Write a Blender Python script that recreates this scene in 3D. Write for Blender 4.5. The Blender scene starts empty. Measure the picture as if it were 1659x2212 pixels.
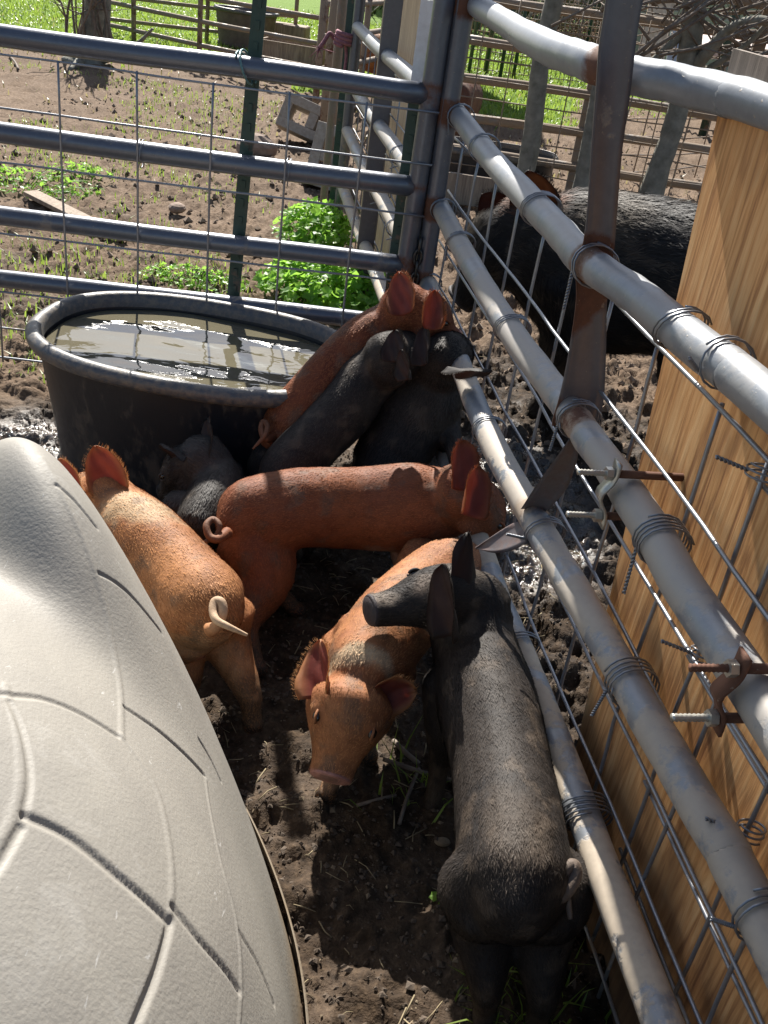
import bpy, math, random
import numpy as np
from mathutils import Vector
S = bpy.context.scene
# ------------------------------------------------------------------ camera
CAM_H, PITCH, ROLL, FPX = 1.5, math.radians(30.47), math.radians(8.42), 2096.0
cam_d = bpy.data.cameras.new("camera"); cam = bpy.data.objects.new("camera", cam_d)
S.collection.objects.link(cam); S.camera = cam
_f = np.array([0, math.cos(PITCH), -math.sin(PITCH)]); _r = np.array([1., 0, 0]); _u = np.cross(_r, _f)
_R = math.cos(ROLL)*_r + math.sin(ROLL)*_u; _U = -math.sin(ROLL)*_r + math.cos(ROLL)*_u
from mathutils import Matrix
cam.matrix_world = Matrix(((_R[0], _U[0], -_f[0], 0), (_R[1], _U[1], -_f[1], 0), (_R[2], _U[2], -_f[2], CAM_H), (0, 0, 0, 1)))
cam_d.sensor_fit = 'VERTICAL'; cam_d.sensor_height = 36.0; cam_d.lens = FPX/2212.0*36.0
cam_d.clip_start = 0.05; cam_d.clip_end = 400
# ------------------------------------------------------------------ world, sun, exposure
SUN_EL, SUN_AZ = math.radians(42.0), math.radians(-15.0)      # azimuth from +Y towards +X
w = bpy.data.worlds.new("World"); S.world = w; w.use_nodes = True
wn = w.node_tree; wn.nodes.clear()
def WN(t, **k):
    n = wn.nodes.new(t)
    for a, v in k.items(): setattr(n, a, v)
    return n
sky = WN('ShaderNodeTexSky', sky_type='NISHITA', sun_disc=False, sun_elevation=SUN_EL, sun_rotation=SUN_AZ, air_density=1.0, dust_density=1.2)
tc = WN('ShaderNodeTexCoord'); mp = WN('ShaderNodeMapping'); mp.inputs['Scale'].default_value = (1, 1, 2.6)
cn = WN('ShaderNodeTexNoise'); cn.inputs['Scale'].default_value = 2.1; cn.inputs['Detail'].default_value = 6; cn.inputs['Roughness'].default_value = .58
cr = WN('ShaderNodeValToRGB'); cr.color_ramp.elements[0].position = .50; cr.color_ramp.elements[1].position = .62
mx = WN('ShaderNodeMixRGB'); mx.inputs[2].default_value = (13, 13.4, 14, 1)
bg = WN('ShaderNodeBackground'); bg.inputs['Strength'].default_value = 0.057
wo = WN('ShaderNodeOutputWorld')
L = wn.links.new
L(tc.outputs['Generated'], mp.inputs[0]); L(mp.outputs[0], cn.inputs['Vector']); L(cn.outputs['Fac'], cr.inputs[0])
sxyz = WN('ShaderNodeSeparateXYZ'); mr = WN('ShaderNodeMapRange'); mr.inputs['From Min'].default_value = -.15; mr.inputs['From Max'].default_value = .55
cm = WN('ShaderNodeMath', operation='MULTIPLY'); L(tc.outputs['Generated'], sxyz.inputs[0]); L(sxyz.outputs[1], mr.inputs[0]); L(mr.outputs[0], cm.inputs[0]); L(cr.outputs[0], cm.inputs[1])
L(cm.outputs[0], mx.inputs[0]); L(sky.outputs[0], mx.inputs[1]); L(mx.outputs[0], bg.inputs[0]); L(bg.outputs[0], wo.inputs[0])
sd = bpy.data.lights.new("sun", 'SUN'); sd.energy = 5.0; sd.angle = math.radians(.53); sd.color = (1, .95, .87)
so = bpy.data.objects.new("sun", sd); S.collection.objects.link(so)
sv = Vector((math.sin(SUN_AZ)*math.cos(SUN_EL), math.cos(SUN_AZ)*math.cos(SUN_EL), math.sin(SUN_EL)))
so.rotation_euler = sv.to_track_quat('Z', 'Y').to_euler()
S.view_settings.view_transform = 'Standard'; S.view_settings.look = 'None'
S.view_settings.exposure = 1.2; S.view_settings.gamma = 1
S.render.engine = 'CYCLES'; S.render.resolution_x = 768; S.render.resolution_y = 1024
S.cycles.max_bounces = 6; S.cycles.sample_clamp_indirect = 6
# ------------------------------------------------------------------ geometry helpers
A_ = np.array
CAMP = A_([0, 0, CAM_H])
def ray(px, py):
    d = _f + _R*(px-829.5)/FPX - _U*(py-1106)/FPX
    return d/np.linalg.norm(d)
def at(px, py, z):            # the point at height z seen there (used to survey positions from the photo)
    d = ray(px, py); return CAMP + d*(z-CAM_H)/d[2]
def atY(px, py, Y):
    d = ray(px, py); return CAMP + d*Y/d[1]
def on_plane(px, py, n, c):
    d = ray(px, py); return CAMP + d*(c-n@CAMP)/(n@d)
FA = math.radians(-11.66); FN = A_([math.cos(FA), -math.sin(FA), 0]); FC = FN@A_([.224, 2, 0]); FD = A_([math.sin(FA), math.cos(FA), 0])
F0 = A_([.03, 3.02, 0]); F0 = F0 - FN*(FN@F0-FC)
def fence(s, z, off=0):       # s metres along the side fence from its far post, towards the viewer
    return F0 - FD*s + FN*off + A_([0, 0, z])
GA = math.radians(-5.15); GN = A_([math.sin(GA), math.cos(GA), 0]); GC = GN@A_([-.5, 2.97, 0]); GD = A_([math.cos(GA), -math.sin(GA), 0])
def gate(x, z, off=0):
    p = A_([x, 0, 0]); p[1] = (GC+off-GN[0]*x)/GN[1]; p[2] = z; return p
rs = np.random.default_rng(7)
def nrm(v):
    v = np.asarray(v, float); return v/(np.linalg.norm(v, axis=-1, keepdims=True)+1e-12)
def _hash(ix, iy, iz, seed):
    h = (ix*374761393 + iy*668265263 + iz*2147483647 + seed*974634777) & 0xffffffff
    h = ((h ^ (h >> 13))*1274126177) & 0xffffffff
    return ((h ^ (h >> 16)) & 0xffff)/65535.0
def vnoise(x, y, z=None, seed=0):
    x = np.asarray(x, float); y = np.asarray(y, float)
    z = np.zeros_like(x) if z is None else np.asarray(z, float)
    ix, iy, iz = [np.floor(a).astype(np.int64) for a in (x, y, z)]
    fx, fy, fz = x-ix, y-iy, z-iz
    fx, fy, fz = [a*a*(3-2*a) for a in (fx, fy, fz)]
    r = 0
    for a in (0, 1):
        for b in (0, 1):
            for c in ((0, 1) if np.any(fz) else (0,)):
                wgt = (fx if a else 1-fx)*(fy if b else 1-fy)*(fz if c else 1-fz)
                r = r + wgt*_hash(ix+a, iy+b, iz+c, seed)
    return r
def fbm(x, y, z=None, oct=5, seed=0, gain=.5):
    r = 0; a = 1; t = 0
    for o in range(oct):
        r = r + a*vnoise(x*2**o, y*2**o, None if z is None else z*2**o, seed+o*17); t += a; a *= gain
    return r/t
def new_obj(name, v, f, mats, parent=None, smooth=True, origin=None, fmat=None, cols=None, floats=None):
    v = np.asarray(v, float)
    if origin is None:
        if parent is None:
            origin = A_([(v[:, 0].min()+v[:, 0].max())/2, (v[:, 1].min()+v[:, 1].max())/2, v[:, 2].min()])
        else: origin = np.zeros(3)
    if parent is not None: origin = A_(parent['_o'])
    me = bpy.data.meshes.new(name)
    if isinstance(f, np.ndarray):
        n, k = f.shape
        me.vertices.add(len(v)); me.vertices.foreach_set('co', (v-origin).ravel())
        me.loops.add(n*k); me.loops.foreach_set('vertex_index', f.ravel().astype(np.int32))
        me.polygons.add(n); me.polygons.foreach_set('loop_start', np.arange(0, n*k, k, dtype=np.int32))
        me.update(calc_edges=True)
    else:
        me.from_pydata((v-origin).tolist(), [], f); me.update()
    if not isinstance(mats, (list, tuple)): mats = [mats]
    for m in mats: me.materials.append(m)
    me.polygons.foreach_set('use_smooth', np.full(len(me.polygons), smooth))
    if fmat is not None: me.polygons.foreach_set('material_index', np.asarray(fmat, np.int32))
    if cols is not None:
        a = me.color_attributes.new('Col', 'FLOAT_COLOR', 'POINT')
        c = np.ones((len(v), 4)); c[:, :3] = cols; a.data.foreach_set('color', c.ravel())
    for k_, d in (floats or {}).items():
        a = me.attributes.new(k_, 'FLOAT', 'POINT'); a.data.foreach_set('value', np.asarray(d, np.float32))
    o = bpy.data.objects.new(name, me); S.collection.objects.link(o)
    if parent is None: o.location = Vector(origin); o['_o'] = [float(x) for x in origin]
    else: o.parent = parent; o['_o'] = [float(x) for x in origin]
    return o
def tag(o, label=None, cat=None, group=None, kind=None):
    if label: o['label'] = label
    if cat: o['category'] = cat
    if group: o['group'] = group
    if kind: o['kind'] = kind
    return o
def thing(name, loc, label, cat, group=None):
    o = bpy.data.objects.new(name, None); S.collection.objects.link(o); o.location = Vector(loc)
    o['_o'] = [float(x) for x in loc]; o.empty_display_size = .1
    return tag(o, label, cat, group)
def spline(P, n=6):
    P = A_(P, float) if not isinstance(P, np.ndarray) else P
    if len(P) < 3: 
        t = np.linspace(0, 1, n+1)[:, None]; return P[0]*(1-t)+P[1]*t
    Q = np.vstack([2*P[0]-P[1], P, 2*P[-1]-P[-2]]); out = []
    for i in range(len(P)-1):
        a, b, c, d = Q[i:i+4]
        for t in np.arange(n)/n:
            out.append(.5*((2*b)+(-a+c)*t+(2*a-5*b+4*c-d)*t*t+(-a+3*b-3*c+d)*t**3))
    out.append(P[-1]); return A_(out)
class MB:
    def __init__(s): s.v = []; s.f = []; s.m = []; s.n = 0; s.fl = []
    def add(s, v, f, m=0, fl=0.):
        v = np.asarray(v, float); s.v.append(v); s.f += [tuple(int(i)+s.n for i in q) for q in f]; s.m += [m]*len(f)
        s.fl.append(np.broadcast_to(np.asarray(fl, float), (len(v),))); s.n += len(v); return s
    def tube(s, P, r, seg=10, m=0, cap=True, up=None, fl=0., flat=None):
        P = A_(P, float); n = len(P); r = np.broadcast_to(np.asarray(r, float), (n,))
        T = nrm(np.gradient(P, axis=0)); u0 = A_([0, 0, 1.]) if up is None else A_(up, float)
        if abs(T[0]@nrm(u0)) > .95: u0 = A_([0, 1., 0]) if abs(T[0][1]) < .9 else A_([1., 0, 0])
        X = []; x = nrm(np.cross(T[0], u0))
        for i in range(n):
            x = x-T[i]*(x@T[i]); x = nrm(x); X.append(x)
        X = A_(X); Y = np.cross(X, T)
        a = np.linspace(0, 2*np.pi, seg, endpoint=False)
        fy = 1 if flat is None else flat
        V = (P[:, None]+r[:, None, None]*(np.cos(a)[None, :, None]*X[:, None]+fy*np.sin(a)[None, :, None]*Y[:, None])).reshape(-1, 3)
        F = [(i*seg+j, i*seg+(j+1) % seg, (i+1)*seg+(j+1) % seg, (i+1)*seg+j) for i in range(n-1) for j in range(seg)]
        if cap: F += [tuple(range(seg-1, -1, -1)), tuple(range((n-1)*seg, n*seg))]
        if callable(fl): fl = fl(V)
        return s.add(V, F, m, fl)
    def box(s, c, hx, hy, hz, ax=None, m=0, fl=0., jit=0):
        ax = np.eye(3) if ax is None else A_(ax, float)
        V = [A_(c, float)+ax[0]*hx*i+ax[1]*hy*j+ax[2]*hz*k for i in (-1, 1) for j in (-1, 1) for k in (-1, 1)]
        V = A_(V)
        if jit: V = V+rs.normal(size=V.shape)*jit
        F = [(0, 1, 3, 2), (4, 6, 7, 5), (0, 4, 5, 1), (2, 3, 7, 6), (0, 2, 6, 4), (1, 5, 7, 3)]
        return s.add(V, F, m, fl)
    def build(s, name, mats, parent=None, smooth=True, attr=None):
        v = np.vstack(s.v)
        return new_obj(name, v, s.f, mats, parent, smooth, fmat=s.m, floats={attr: np.concatenate(s.fl)} if attr else None)
def bevel(o, w_=.004, seg=2):
    m = o.modifiers.new('bevel', 'BEVEL'); m.width = w_; m.segments = seg; m.limit_method = 'ANGLE'; return o
# ------------------------------------------------------------------ material helper
class M:
    def __init__(s, name):
        s.m = bpy.data.materials.new(name); s.m.use_nodes = True; s.t = s.m.node_tree
        s.b = s.t.nodes['Principled BSDF']; s.out = s.t.nodes['Material Output']; s._c = None
    def n(s, t, ins=None, **k):
        nd = s.t.nodes.new(t)
        for a, v in k.items(): setattr(nd, a, v)
        for a, v in (ins or {}).items(): s.set(nd.inputs[a], v)
        return nd
    def set(s, sock, v):
        if isinstance(v, bpy.types.NodeSocket): s.t.links.new(v, sock)
        elif hasattr(v, 'outputs'): s.t.links.new(v.outputs[0], sock)
        else:
            if isinstance(v, (tuple, list)) and len(v) == 3 and len(sock.default_value) == 4: v = (*v, 1)
            sock.default_value = v
    def coord(s, kind='Object', scale=(1, 1, 1), rot=(0, 0, 0)):
        if kind == 'world': c = s.n('ShaderNodeNewGeometry').outputs['Position']
        else: c = s.n('ShaderNodeTexCoord').outputs[kind]
        if scale == (1, 1, 1) and rot == (0, 0, 0): return c
        m = s.n('ShaderNodeMapping'); m.inputs['Scale'].default_value = scale; m.inputs['Rotation'].default_value = rot
        s.t.links.new(c, m.inputs[0]); return m.outputs[0]
    def noise(s, scale, detail=4, rough=.55, vec=None, dist=0):
        nd = s.n('ShaderNodeTexNoise'); nd.inputs['Scale'].default_value = scale; nd.inputs['Detail'].default_value = detail
        nd.inputs['Roughness'].default_value = rough; nd.inputs['Distortion'].default_value = dist
        s.set(nd.inputs['Vector'], vec if vec is not None else s.coord()); return nd.outputs['Fac']
    def ramp(s, fac, *stops):
        r = s.n('ShaderNodeValToRGB'); e = r.color_ramp.elements
        while len(e) < len(stops): e.new(.5)
        for q, (p, c) in zip(e, stops):
            q.position = p; q.color = (*c, 1) if isinstance(c, (tuple, list)) else (c, c, c, 1)
        s.set(r.inputs[0], fac); return r.outputs[0]
    def mix(s, fac, a, b, mode='MIX'):
        x = s.n('ShaderNodeMixRGB', blend_type=mode); s.set(x.inputs[0], fac); s.set(x.inputs[1], a); s.set(x.inputs[2], b); return x.outputs[0]
    def math(s, op, a, b=0.):
        x = s.n('ShaderNodeMath', operation=op); s.set(x.inputs[0], a); s.set(x.inputs[1], b); return x.outputs[0]
    def attr(s, name, out='Fac'): return s.n('ShaderNodeAttribute', attribute_name=name).outputs[out]
    def bump(s, h, strength=.3, dist=.01):
        x = s.n('ShaderNodeBump'); x.inputs['Strength'].default_value = strength; x.inputs['Distance'].default_value = dist
        s.set(x.inputs['Height'], h); 
        if s.b.inputs['Normal'].is_linked: s.t.links.new(s.b.inputs['Normal'].links[0].from_socket, x.inputs['Normal'])
        s.t.links.new(x.outputs[0], s.b.inputs['Normal']); return s
    def P(s, **k):
        nm = dict(color='Base Color', rough='Roughness', metal='Metallic', spec='Specular IOR Level', coat='Coat Weight')
        for a, v in k.items(): s.set(s.b.inputs[nm[a]], v)
        return s
def metal_mat(name, base, mud=(.42, .34, .25), mud_amt=.5, metal=.55, rough=.38, zfade=None):
    m = M(name); co = m.coord('world')
    n1 = m.noise(9, 6, .65, co); n2 = m.noise(60, 4, .6, co)
    c = m.mix(m.ramp(n2, (.3, 0.), (.8, .6)), base, tuple(x*1.35 for x in base))
    rust = m.attr('rust'); rn = m.ramp(m.math('MULTIPLY', rust, m.math('ADD', m.noise(45, 5, .7, co), .55)), (.45, 0.), (.7, 1.))
    c = m.mix(rn, c, m.mix(n2, (.06, .026, .017), (.17, .072, .038)))
    lo = 1-mud_amt
    md = m.ramp(m.math('ADD', n1, m.math('MULTIPLY', m.math('SUBTRACT', n2, .5), .12)), (lo-.03, 0.), (lo+.03, 1.))
    if zfade is not None:
        sx = m.n('ShaderNodeSeparateXYZ'); m.t.links.new(co, sx.inputs[0])
        mr = m.n('ShaderNodeMapRange'); mr.inputs['From Min'].default_value = zfade[0]; mr.inputs['From Max'].default_value = zfade[1]
        mr.inputs['To Min'].default_value = 1; mr.inputs['To Max'].default_value = 0; m.t.links.new(sx.outputs[2], mr.inputs[0])
        md = m.mix(1., md, mr.outputs[0], 'MULTIPLY')
    speck = m.ramp(m.noise(140, 3, .5, co), (.68, 0.), (.74, .8))
    md = m.math('MAXIMUM', md, m.math('MULTIPLY', speck, .7))
    c = m.mix(md, c, m.mix(n2, mud, tuple(x*.6 for x in mud)))
    m.P(color=c, metal=m.mix(m.math('MAXIMUM', md, rn), (metal,)*3, (0, 0, 0)), rough=m.mix(m.math('MAXIMUM', md, rn), (rough,)*3, (.85,)*3))
    m.bump(m.math('ADD', md, m.math('MULTIPLY', n2, .4)), .35, .002)
    return m.m
MAT = {}
MAT['rail'] = metal_mat('near_rail_paint', (.215, .23, .25), mud=(.56, .47, .36), mud_amt=.54, metal=.35, rough=.46, zfade=(.25, 1.25))
MAT['gate'] = metal_mat('gate_paint', (.115, .125, .15), mud_amt=.38, metal=.5, rough=.34, zfade=(.2, .9))
MAT['strap'] = metal_mat('stay_paint', (.13, .12, .125), mud_amt=.34, metal=.4, rough=.4)
MAT['far_rail'] = metal_mat('far_rail_muddy', (.20, .17, .145), mud=(.30, .23, .17), mud_amt=.55, metal=.15, rough=.6)
MAT['wire'] = metal_mat('wire_galvanised', (.24, .25, .27), mud=(.33, .26, .20), mud_amt=.40, metal=.6, rough=.38, zfade=(.1, .9))
MAT['tie'] = metal_mat('tie_wire', (.20, .21, .23), mud_amt=.2, metal=.7, rough=.35)
MAT['bolt'] = metal_mat('zinc_bolt', (.42, .41, .37), mud_amt=.3, metal=.7, rough=.35)
MAT['tpost'] = metal_mat('green_post', (.022, .05, .038), mud=(.16, .12, .09), mud_amt=.42, metal=.1, rough=.5)
def simple(name, c1, c2, sc=30, rough=.7, bump=.3, bd=.004, metal=0, detail=5, spec=.5):
    m = M(name); co = m.coord('world'); n = m.noise(sc, detail, .6, co)
    m.P(color=m.mix(m.ramp(n, (.3, 0.), (.7, 1.)), c1, c2), rough=rough, metal=metal, spec=spec)
    if bump: m.bump(m.noise(sc*3, 4, .6, co), bump, bd)
    return m.m
MAT['white'] = simple('white_post_tip', (.72, .73, .74), (.60, .60, .60), 60, .5, .1)
MAT['rope'] = simple('purple_rope', (.20, .07, .10), (.34, .16, .19), 90, .85, .6)
MAT['block'] = simple('cinder_block', (.40, .36, .31), (.28, .24, .20), 45, .9, .7)
MAT['rock'] = simple('rock', (.32, .24, .19), (.18, .13, .10), 20, .9, .6)
MAT['dark_iron'] = simple('dark_chain', (.05, .05, .05), (.10, .09, .08), 80, .4, .2, metal=.8)
MAT['bark'] = simple('grey_bark', (.26, .25, .21), (.13, .125, .10), 18, .9, .6, .006)
MAT['twig'] = simple('twig_bark', (.22, .18, .14), (.12, .09, .075), 30, .85, .3)
def board_mat(name, c1, c2, c3, stretch=(14, 14, .9), top=None, rough=.75):
    m = M(name); co = m.coord('Object', stretch)
    g = m.noise(4.6, 6, .58, co, .8); g2 = m.noise(30, 3, .6, m.coord('Object', (stretch[0]*2.2, stretch[1]*2.2, stretch[2]*1.2)))
    kn = m.ramp(m.n('ShaderNodeTexVoronoi', {'Vector': m.coord('Object', (1, 4.5, 2.6)), 'Scale': 1.15}).outputs['Distance'], (.04, 1.), (.085, 0.))
    c = m.ramp(g, (.30, c1), (.5, c2), (.68, c3))
    c = m.mix(m.ramp(g2, (.5, 0.), (.78, .32)), c, tuple(x*.6 for x in c1))
    c = m.mix(m.math('MULTIPLY', kn, .8), c, (.09, .035, .012))
    st = m.ramp(m.noise(2.3, 4, .6, m.coord('Object', (2, 2.5, 1.2))), (.56, 0.), (.72, .65))
    c = m.mix(st, c, tuple(x*.42 for x in c2))
    if top:
        sx = m.n('ShaderNodeSeparateXYZ'); m.t.links.new(m.coord('world'), sx.inputs[0])
        zz = m.math('ADD', sx.outputs[2], m.math('MULTIPLY', g, .03))
        hi = m.ramp(m.math('SUBTRACT', zz, top-.5), (.50, 0.), (.515, 1.))
        c = m.mix(hi, c, m.ramp(g, (.3, (.11, .085, .065)), (.65, (.24, .19, .15))))
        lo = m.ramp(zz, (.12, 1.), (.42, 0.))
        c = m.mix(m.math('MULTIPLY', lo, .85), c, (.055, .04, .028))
    m.P(color=c, rough=rough); m.bump(g, .35, .002).bump(g2, .2, .001)
    return m.m
MAT['ply'] = board_mat('fresh_plywood', (.30, .125, .042), (.66, .33, .12), (.80, .48, .215), top=1.385)
MAT['oldwood'] = board_mat('weathered_wood', (.16, .12, .09), (.26, .20, .15), (.36, .29, .22), rough=.85)
MAT['muddyply'] = board_mat('mud_stained_plywood', (.17, .12, .07), (.30, .22, .13), (.40, .31, .20), rough=.85)
MAT['orangewood'] = board_mat('pine_boards', (.25, .14, .07), (.38, .23, .12), (.50, .33, .19), stretch=(.9, 14, 14))
# ------------------------------------------------------------------ ground
def smooth(a, b, x): t = np.clip((x-a)/(b-a), 0, 1); return t*t*(3-2*t)
def fence_x(y): return .224+(y-2)*math.tan(FA)
def masks(x, y):
    n = fbm(x*.9+3, y*.9, oct=4, seed=5); n2 = fbm(x*3, y*3, oct=3, seed=9)
    fx = fence_x(y)
    out = smooth(0, .06, x-fx)                                   # outside the side fence
    pen = (1-out)*(1-smooth(2.95, 3.05, y))*smooth(-1.6, -1.2, x)
    wet = np.clip(pen*.55 + out*smooth(4.6, 3.2, y+(n-.5)*2)*.9, 0, 1)
    wet = np.maximum(wet, smooth(.75, .2, np.hypot((x+1.15)/.35, (y-2.45)/.5))*1.0)
    wet = np.maximum(wet, smooth(1.0, .3, np.hypot((x-.42)/.45, (y-2.75)/.75)))
    wet = np.maximum(wet, .42*smooth(.45, .62, n2)*smooth(3.0, 3.3, y)*smooth(7, 5, y)*(1-out))
    # grass: lawn at the far left and beyond, sparse blades in the yard
    lawn = smooth(11.3, 12.6, y - .55*np.clip(x+3.5, -3, 3) + (n-.5)*3.0)*(1-out*smooth(18, 9, y))
    lawn = np.maximum(lawn, out*smooth(10.6, 11.6, y+(n-.5)*1.5)*smooth(1.9, 1.3, x+(n-.5))*smooth(24, 20, y))
    sparse = smooth(.48, .66, n*.6+n2*.4 + .16*smooth(-.3, -2.0, x+.0*y) - .12*smooth(6.2, 7.6, y))*smooth(3.0, 3.25, y)*(1-out)*(1-lawn)
    return out, pen, wet, lawn, sparse
def ground_h(x, y):
    out, pen, wet, lawn, sparse = masks(x, y)
    d = np.hypot(x, y)
    big = fbm(x*1.3, y*1.3, oct=3, seed=21)-.5
    c1 = fbm(x*14, y*14, oct=5, seed=31, gain=.62); c2 = 1-np.abs(2*fbm(x*9+5, y*9, oct=4, seed=41)-1)
    lump = smooth(.40, .75, c1)
    amp = .028*pen + .050*out + .030*(1-pen)*(1-out)
    amp = amp*(1-.75*lawn)
    h = big*.03*(1+out) + amp*(lump-.45) + amp*.9*(c2-.8)
    hoof = smooth(.72, .86, fbm(x*8+9, y*8+4, oct=2, seed=77)); h = h - .03*hoof*(1-lawn)
    h = h*(1-smooth(14, 30, d)*.6)
    return h
def axis(lo, hi, mid0, mid1, step, ratio):
    a = list(np.arange(mid0, mid1, step)); s = step; x = mid0; left = []
    while x > lo: s *= ratio; x -= s; left.append(x)
    s = step; x = a[-1]; right = []
    while x < hi: s *= ratio; x += s; right.append(x)
    return A_(left[::-1]+a+right)
xs = axis(-60, 90, -1.35, 1.0, .0085, 1.021); ys = axis(-6, 240, .75, 3.4, .0085, 1.0125)
X, Y = np.meshgrid(xs, ys); H = ground_h(X.ravel(), Y.ravel())
nx, ny = len(xs), len(ys); idx = np.arange(nx*ny).reshape(ny, nx)
F = np.stack([idx[:-1, :-1], idx[:-1, 1:], idx[1:, 1:], idx[1:, :-1]], -1).reshape(-1, 4)
out, pen, wet, lawn, sparse = masks(X.ravel(), Y.ravel())
m = M('ground_mud'); co = m.coord('world')
n1 = m.noise(6, 6, .6, co); n2 = m.noise(55, 5, .65, co); n3 = m.noise(1.3, 3, .5, co)
dry = m.ramp(n2, (.28, (.085, .056, .036)), (.5, (.150, .105, .072)), (.72, (.25, .185, .13)))
dry = m.mix(m.ramp(n3, (.35, 0.), (.65, .5)), dry, (.10, .068, .045))
wetc = m.ramp(n2, (.3, (.016, .0105, .0065)), (.55, (.046, .030, .018)), (.78, (.115, .078, .048)))
wa = m.attr('wet'); wf = m.ramp(m.math('ADD', wa, m.math('MULTIPLY', m.math('SUBTRACT', n1, .5), .5)), (.25, 0.), (.6, 1.))
c = m.mix(wf, dry, wetc)
ga = m.attr('green'); gcol = m.ramp(n2, (.3, (.055, .115, .015)), (.6, (.15, .24, .035)), (.78, (.26, .30, .08)))
c = m.mix(m.ramp(m.math('ADD', ga, m.math('MULTIPLY', m.math('SUBTRACT', m.noise(9, 5, .7, co), .5), .9)), (.42, 0.), (.62, 1.)), c, gcol)
rg = m.mix(wf, (.95,)*3, m.ramp(n1, (.38, .55), (.6, .85)))
sp = m.ramp(m.attr('soak'), (.3, 0.), (.8, 1.)); rg = m.mix(sp, rg, m.ramp(m.noise(22, 3, .5, co), (.45, .06), (.66, .45)))
m.P(color=c, rough=rg, spec=m.mix(sp, (.18,)*3, (.9,)*3)); m.bump(n2, .7, .012).bump(m.noise(190, 3, .6, co), .5, .004)
soak = np.maximum(smooth(1.0, .3, np.hypot((X.ravel()+1.15)/.4, (Y.ravel()-2.45)/.6)), smooth(1.1, .4, np.hypot((X.ravel()-.40)/.40, (Y.ravel()-2.75)/.7)))
g = new_obj('ground', np.stack([X.ravel(), Y.ravel(), H], -1), F, m.m, origin=np.zeros(3), floats={'wet': wet, 'green': lawn, 'soak': soak})
tag(g, kind='structure')
def gh(x, y): return float(ground_h(A_([x, x]), A_([y, y]))[0])
# loose crumbs of mud in the pen
def clods(name, n, region, size, mat, kind='stuff', label=None):
    P = A_([region() for _ in range(n)]); z = ground_h(P[:, 0], P[:, 1]); V = []; F_ = []
    base = A_([(0, 0, 1), (1, 0, 0), (0, 1, 0), (-1, 0, 0), (0, -1, 0), (0, 0, -1)], float); fc = [(0, 1, 2), (0, 2, 3), (0, 3, 4), (0, 4, 1), (5, 2, 1), (5, 3, 2), (5, 4, 3), (5, 1, 4)]
    sz = size[0]+(size[1]-size[0])*rs.random(n)**3
    for i in range(n):
        b = base*(.6+.8*rs.random((6, 1)))*sz[i]; b[:, 2] *= .7; a = rs.random()*6.28
        R_ = A_([[math.cos(a), -math.sin(a), 0], [math.sin(a), math.cos(a), 0], [0, 0, 1]])
        V.append(b@R_.T+A_([P[i, 0], P[i, 1], z[i]+sz[i]*.2])); F_.append(A_(fc)+6*i)
    o = new_obj(name, np.vstack(V), np.vstack(F_), mat, smooth=False); return tag(o, label, None, None, kind)
MAT['clod'] = simple('dark_crumbs', (.045, .032, .022), (.11, .08, .056), 70, .8, .4)
MAT['dryclod'] = simple('dry_crumbs', (.11, .077, .053), (.23, .17, .12), 60, .95, .4)
MAT['chaff'] = simple('pale_crumbs', (.26, .20, .13), (.12, .09, .06), 60, .9, .2)
clods('mud_crumbs', 16000, lambda: (rs.uniform(-1.2, .6), rs.uniform(.8, 3.0)), (.002, .0085), MAT['clod'], label='dark crumbs of mud lying all over the pen floor')
clods('pale_crumbs', 500, lambda: (rs.uniform(-.5, .45), rs.uniform(.85, 2.0)), (.002, .008), MAT['chaff'], label='pale crumbs and chips lying on the dark pen floor')
clods('dry_crumbs', 7000, lambda: (rs.uniform(-3.2, 2.5), 3.1+rs.random()**1.5*7), (.006, .028), MAT['dryclod'], label='dry clods of earth lying across the yard')
def straws(name, n, region, lab):
    mb = MB()
    for i in range(n):
        x, y = region(); a = rs.random()*6.28; l = rs.uniform(.015, .06); p = A_([x, y, gh(x, y)+.004]); d = A_([math.cos(a), math.sin(a), rs.normal()*.12])
        mb.tube([p-d*l/2, p+rs.normal(size=3)*.002+A_([0, 0, .002]), p+d*l/2], rs.uniform(.0006, .0016), 4)
    tag(mb.build(name, MAT['straw']), lab, kind='stuff')
MAT['straw'] = simple('straw', (.36, .29, .17), (.16, .13, .08), 40, .8, 0)
straws('straw_bits', 420, lambda: (rs.uniform(-.5, .5), rs.uniform(.85, 2.6)), 'thin bits of straw and stalk trodden into the pen mud')
straws('straw_litter', 300, lambda: (rs.uniform(.3, 2.6), rs.uniform(2.2, 6.5)), 'bits of straw lying on the mud outside the side fence')
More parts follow.
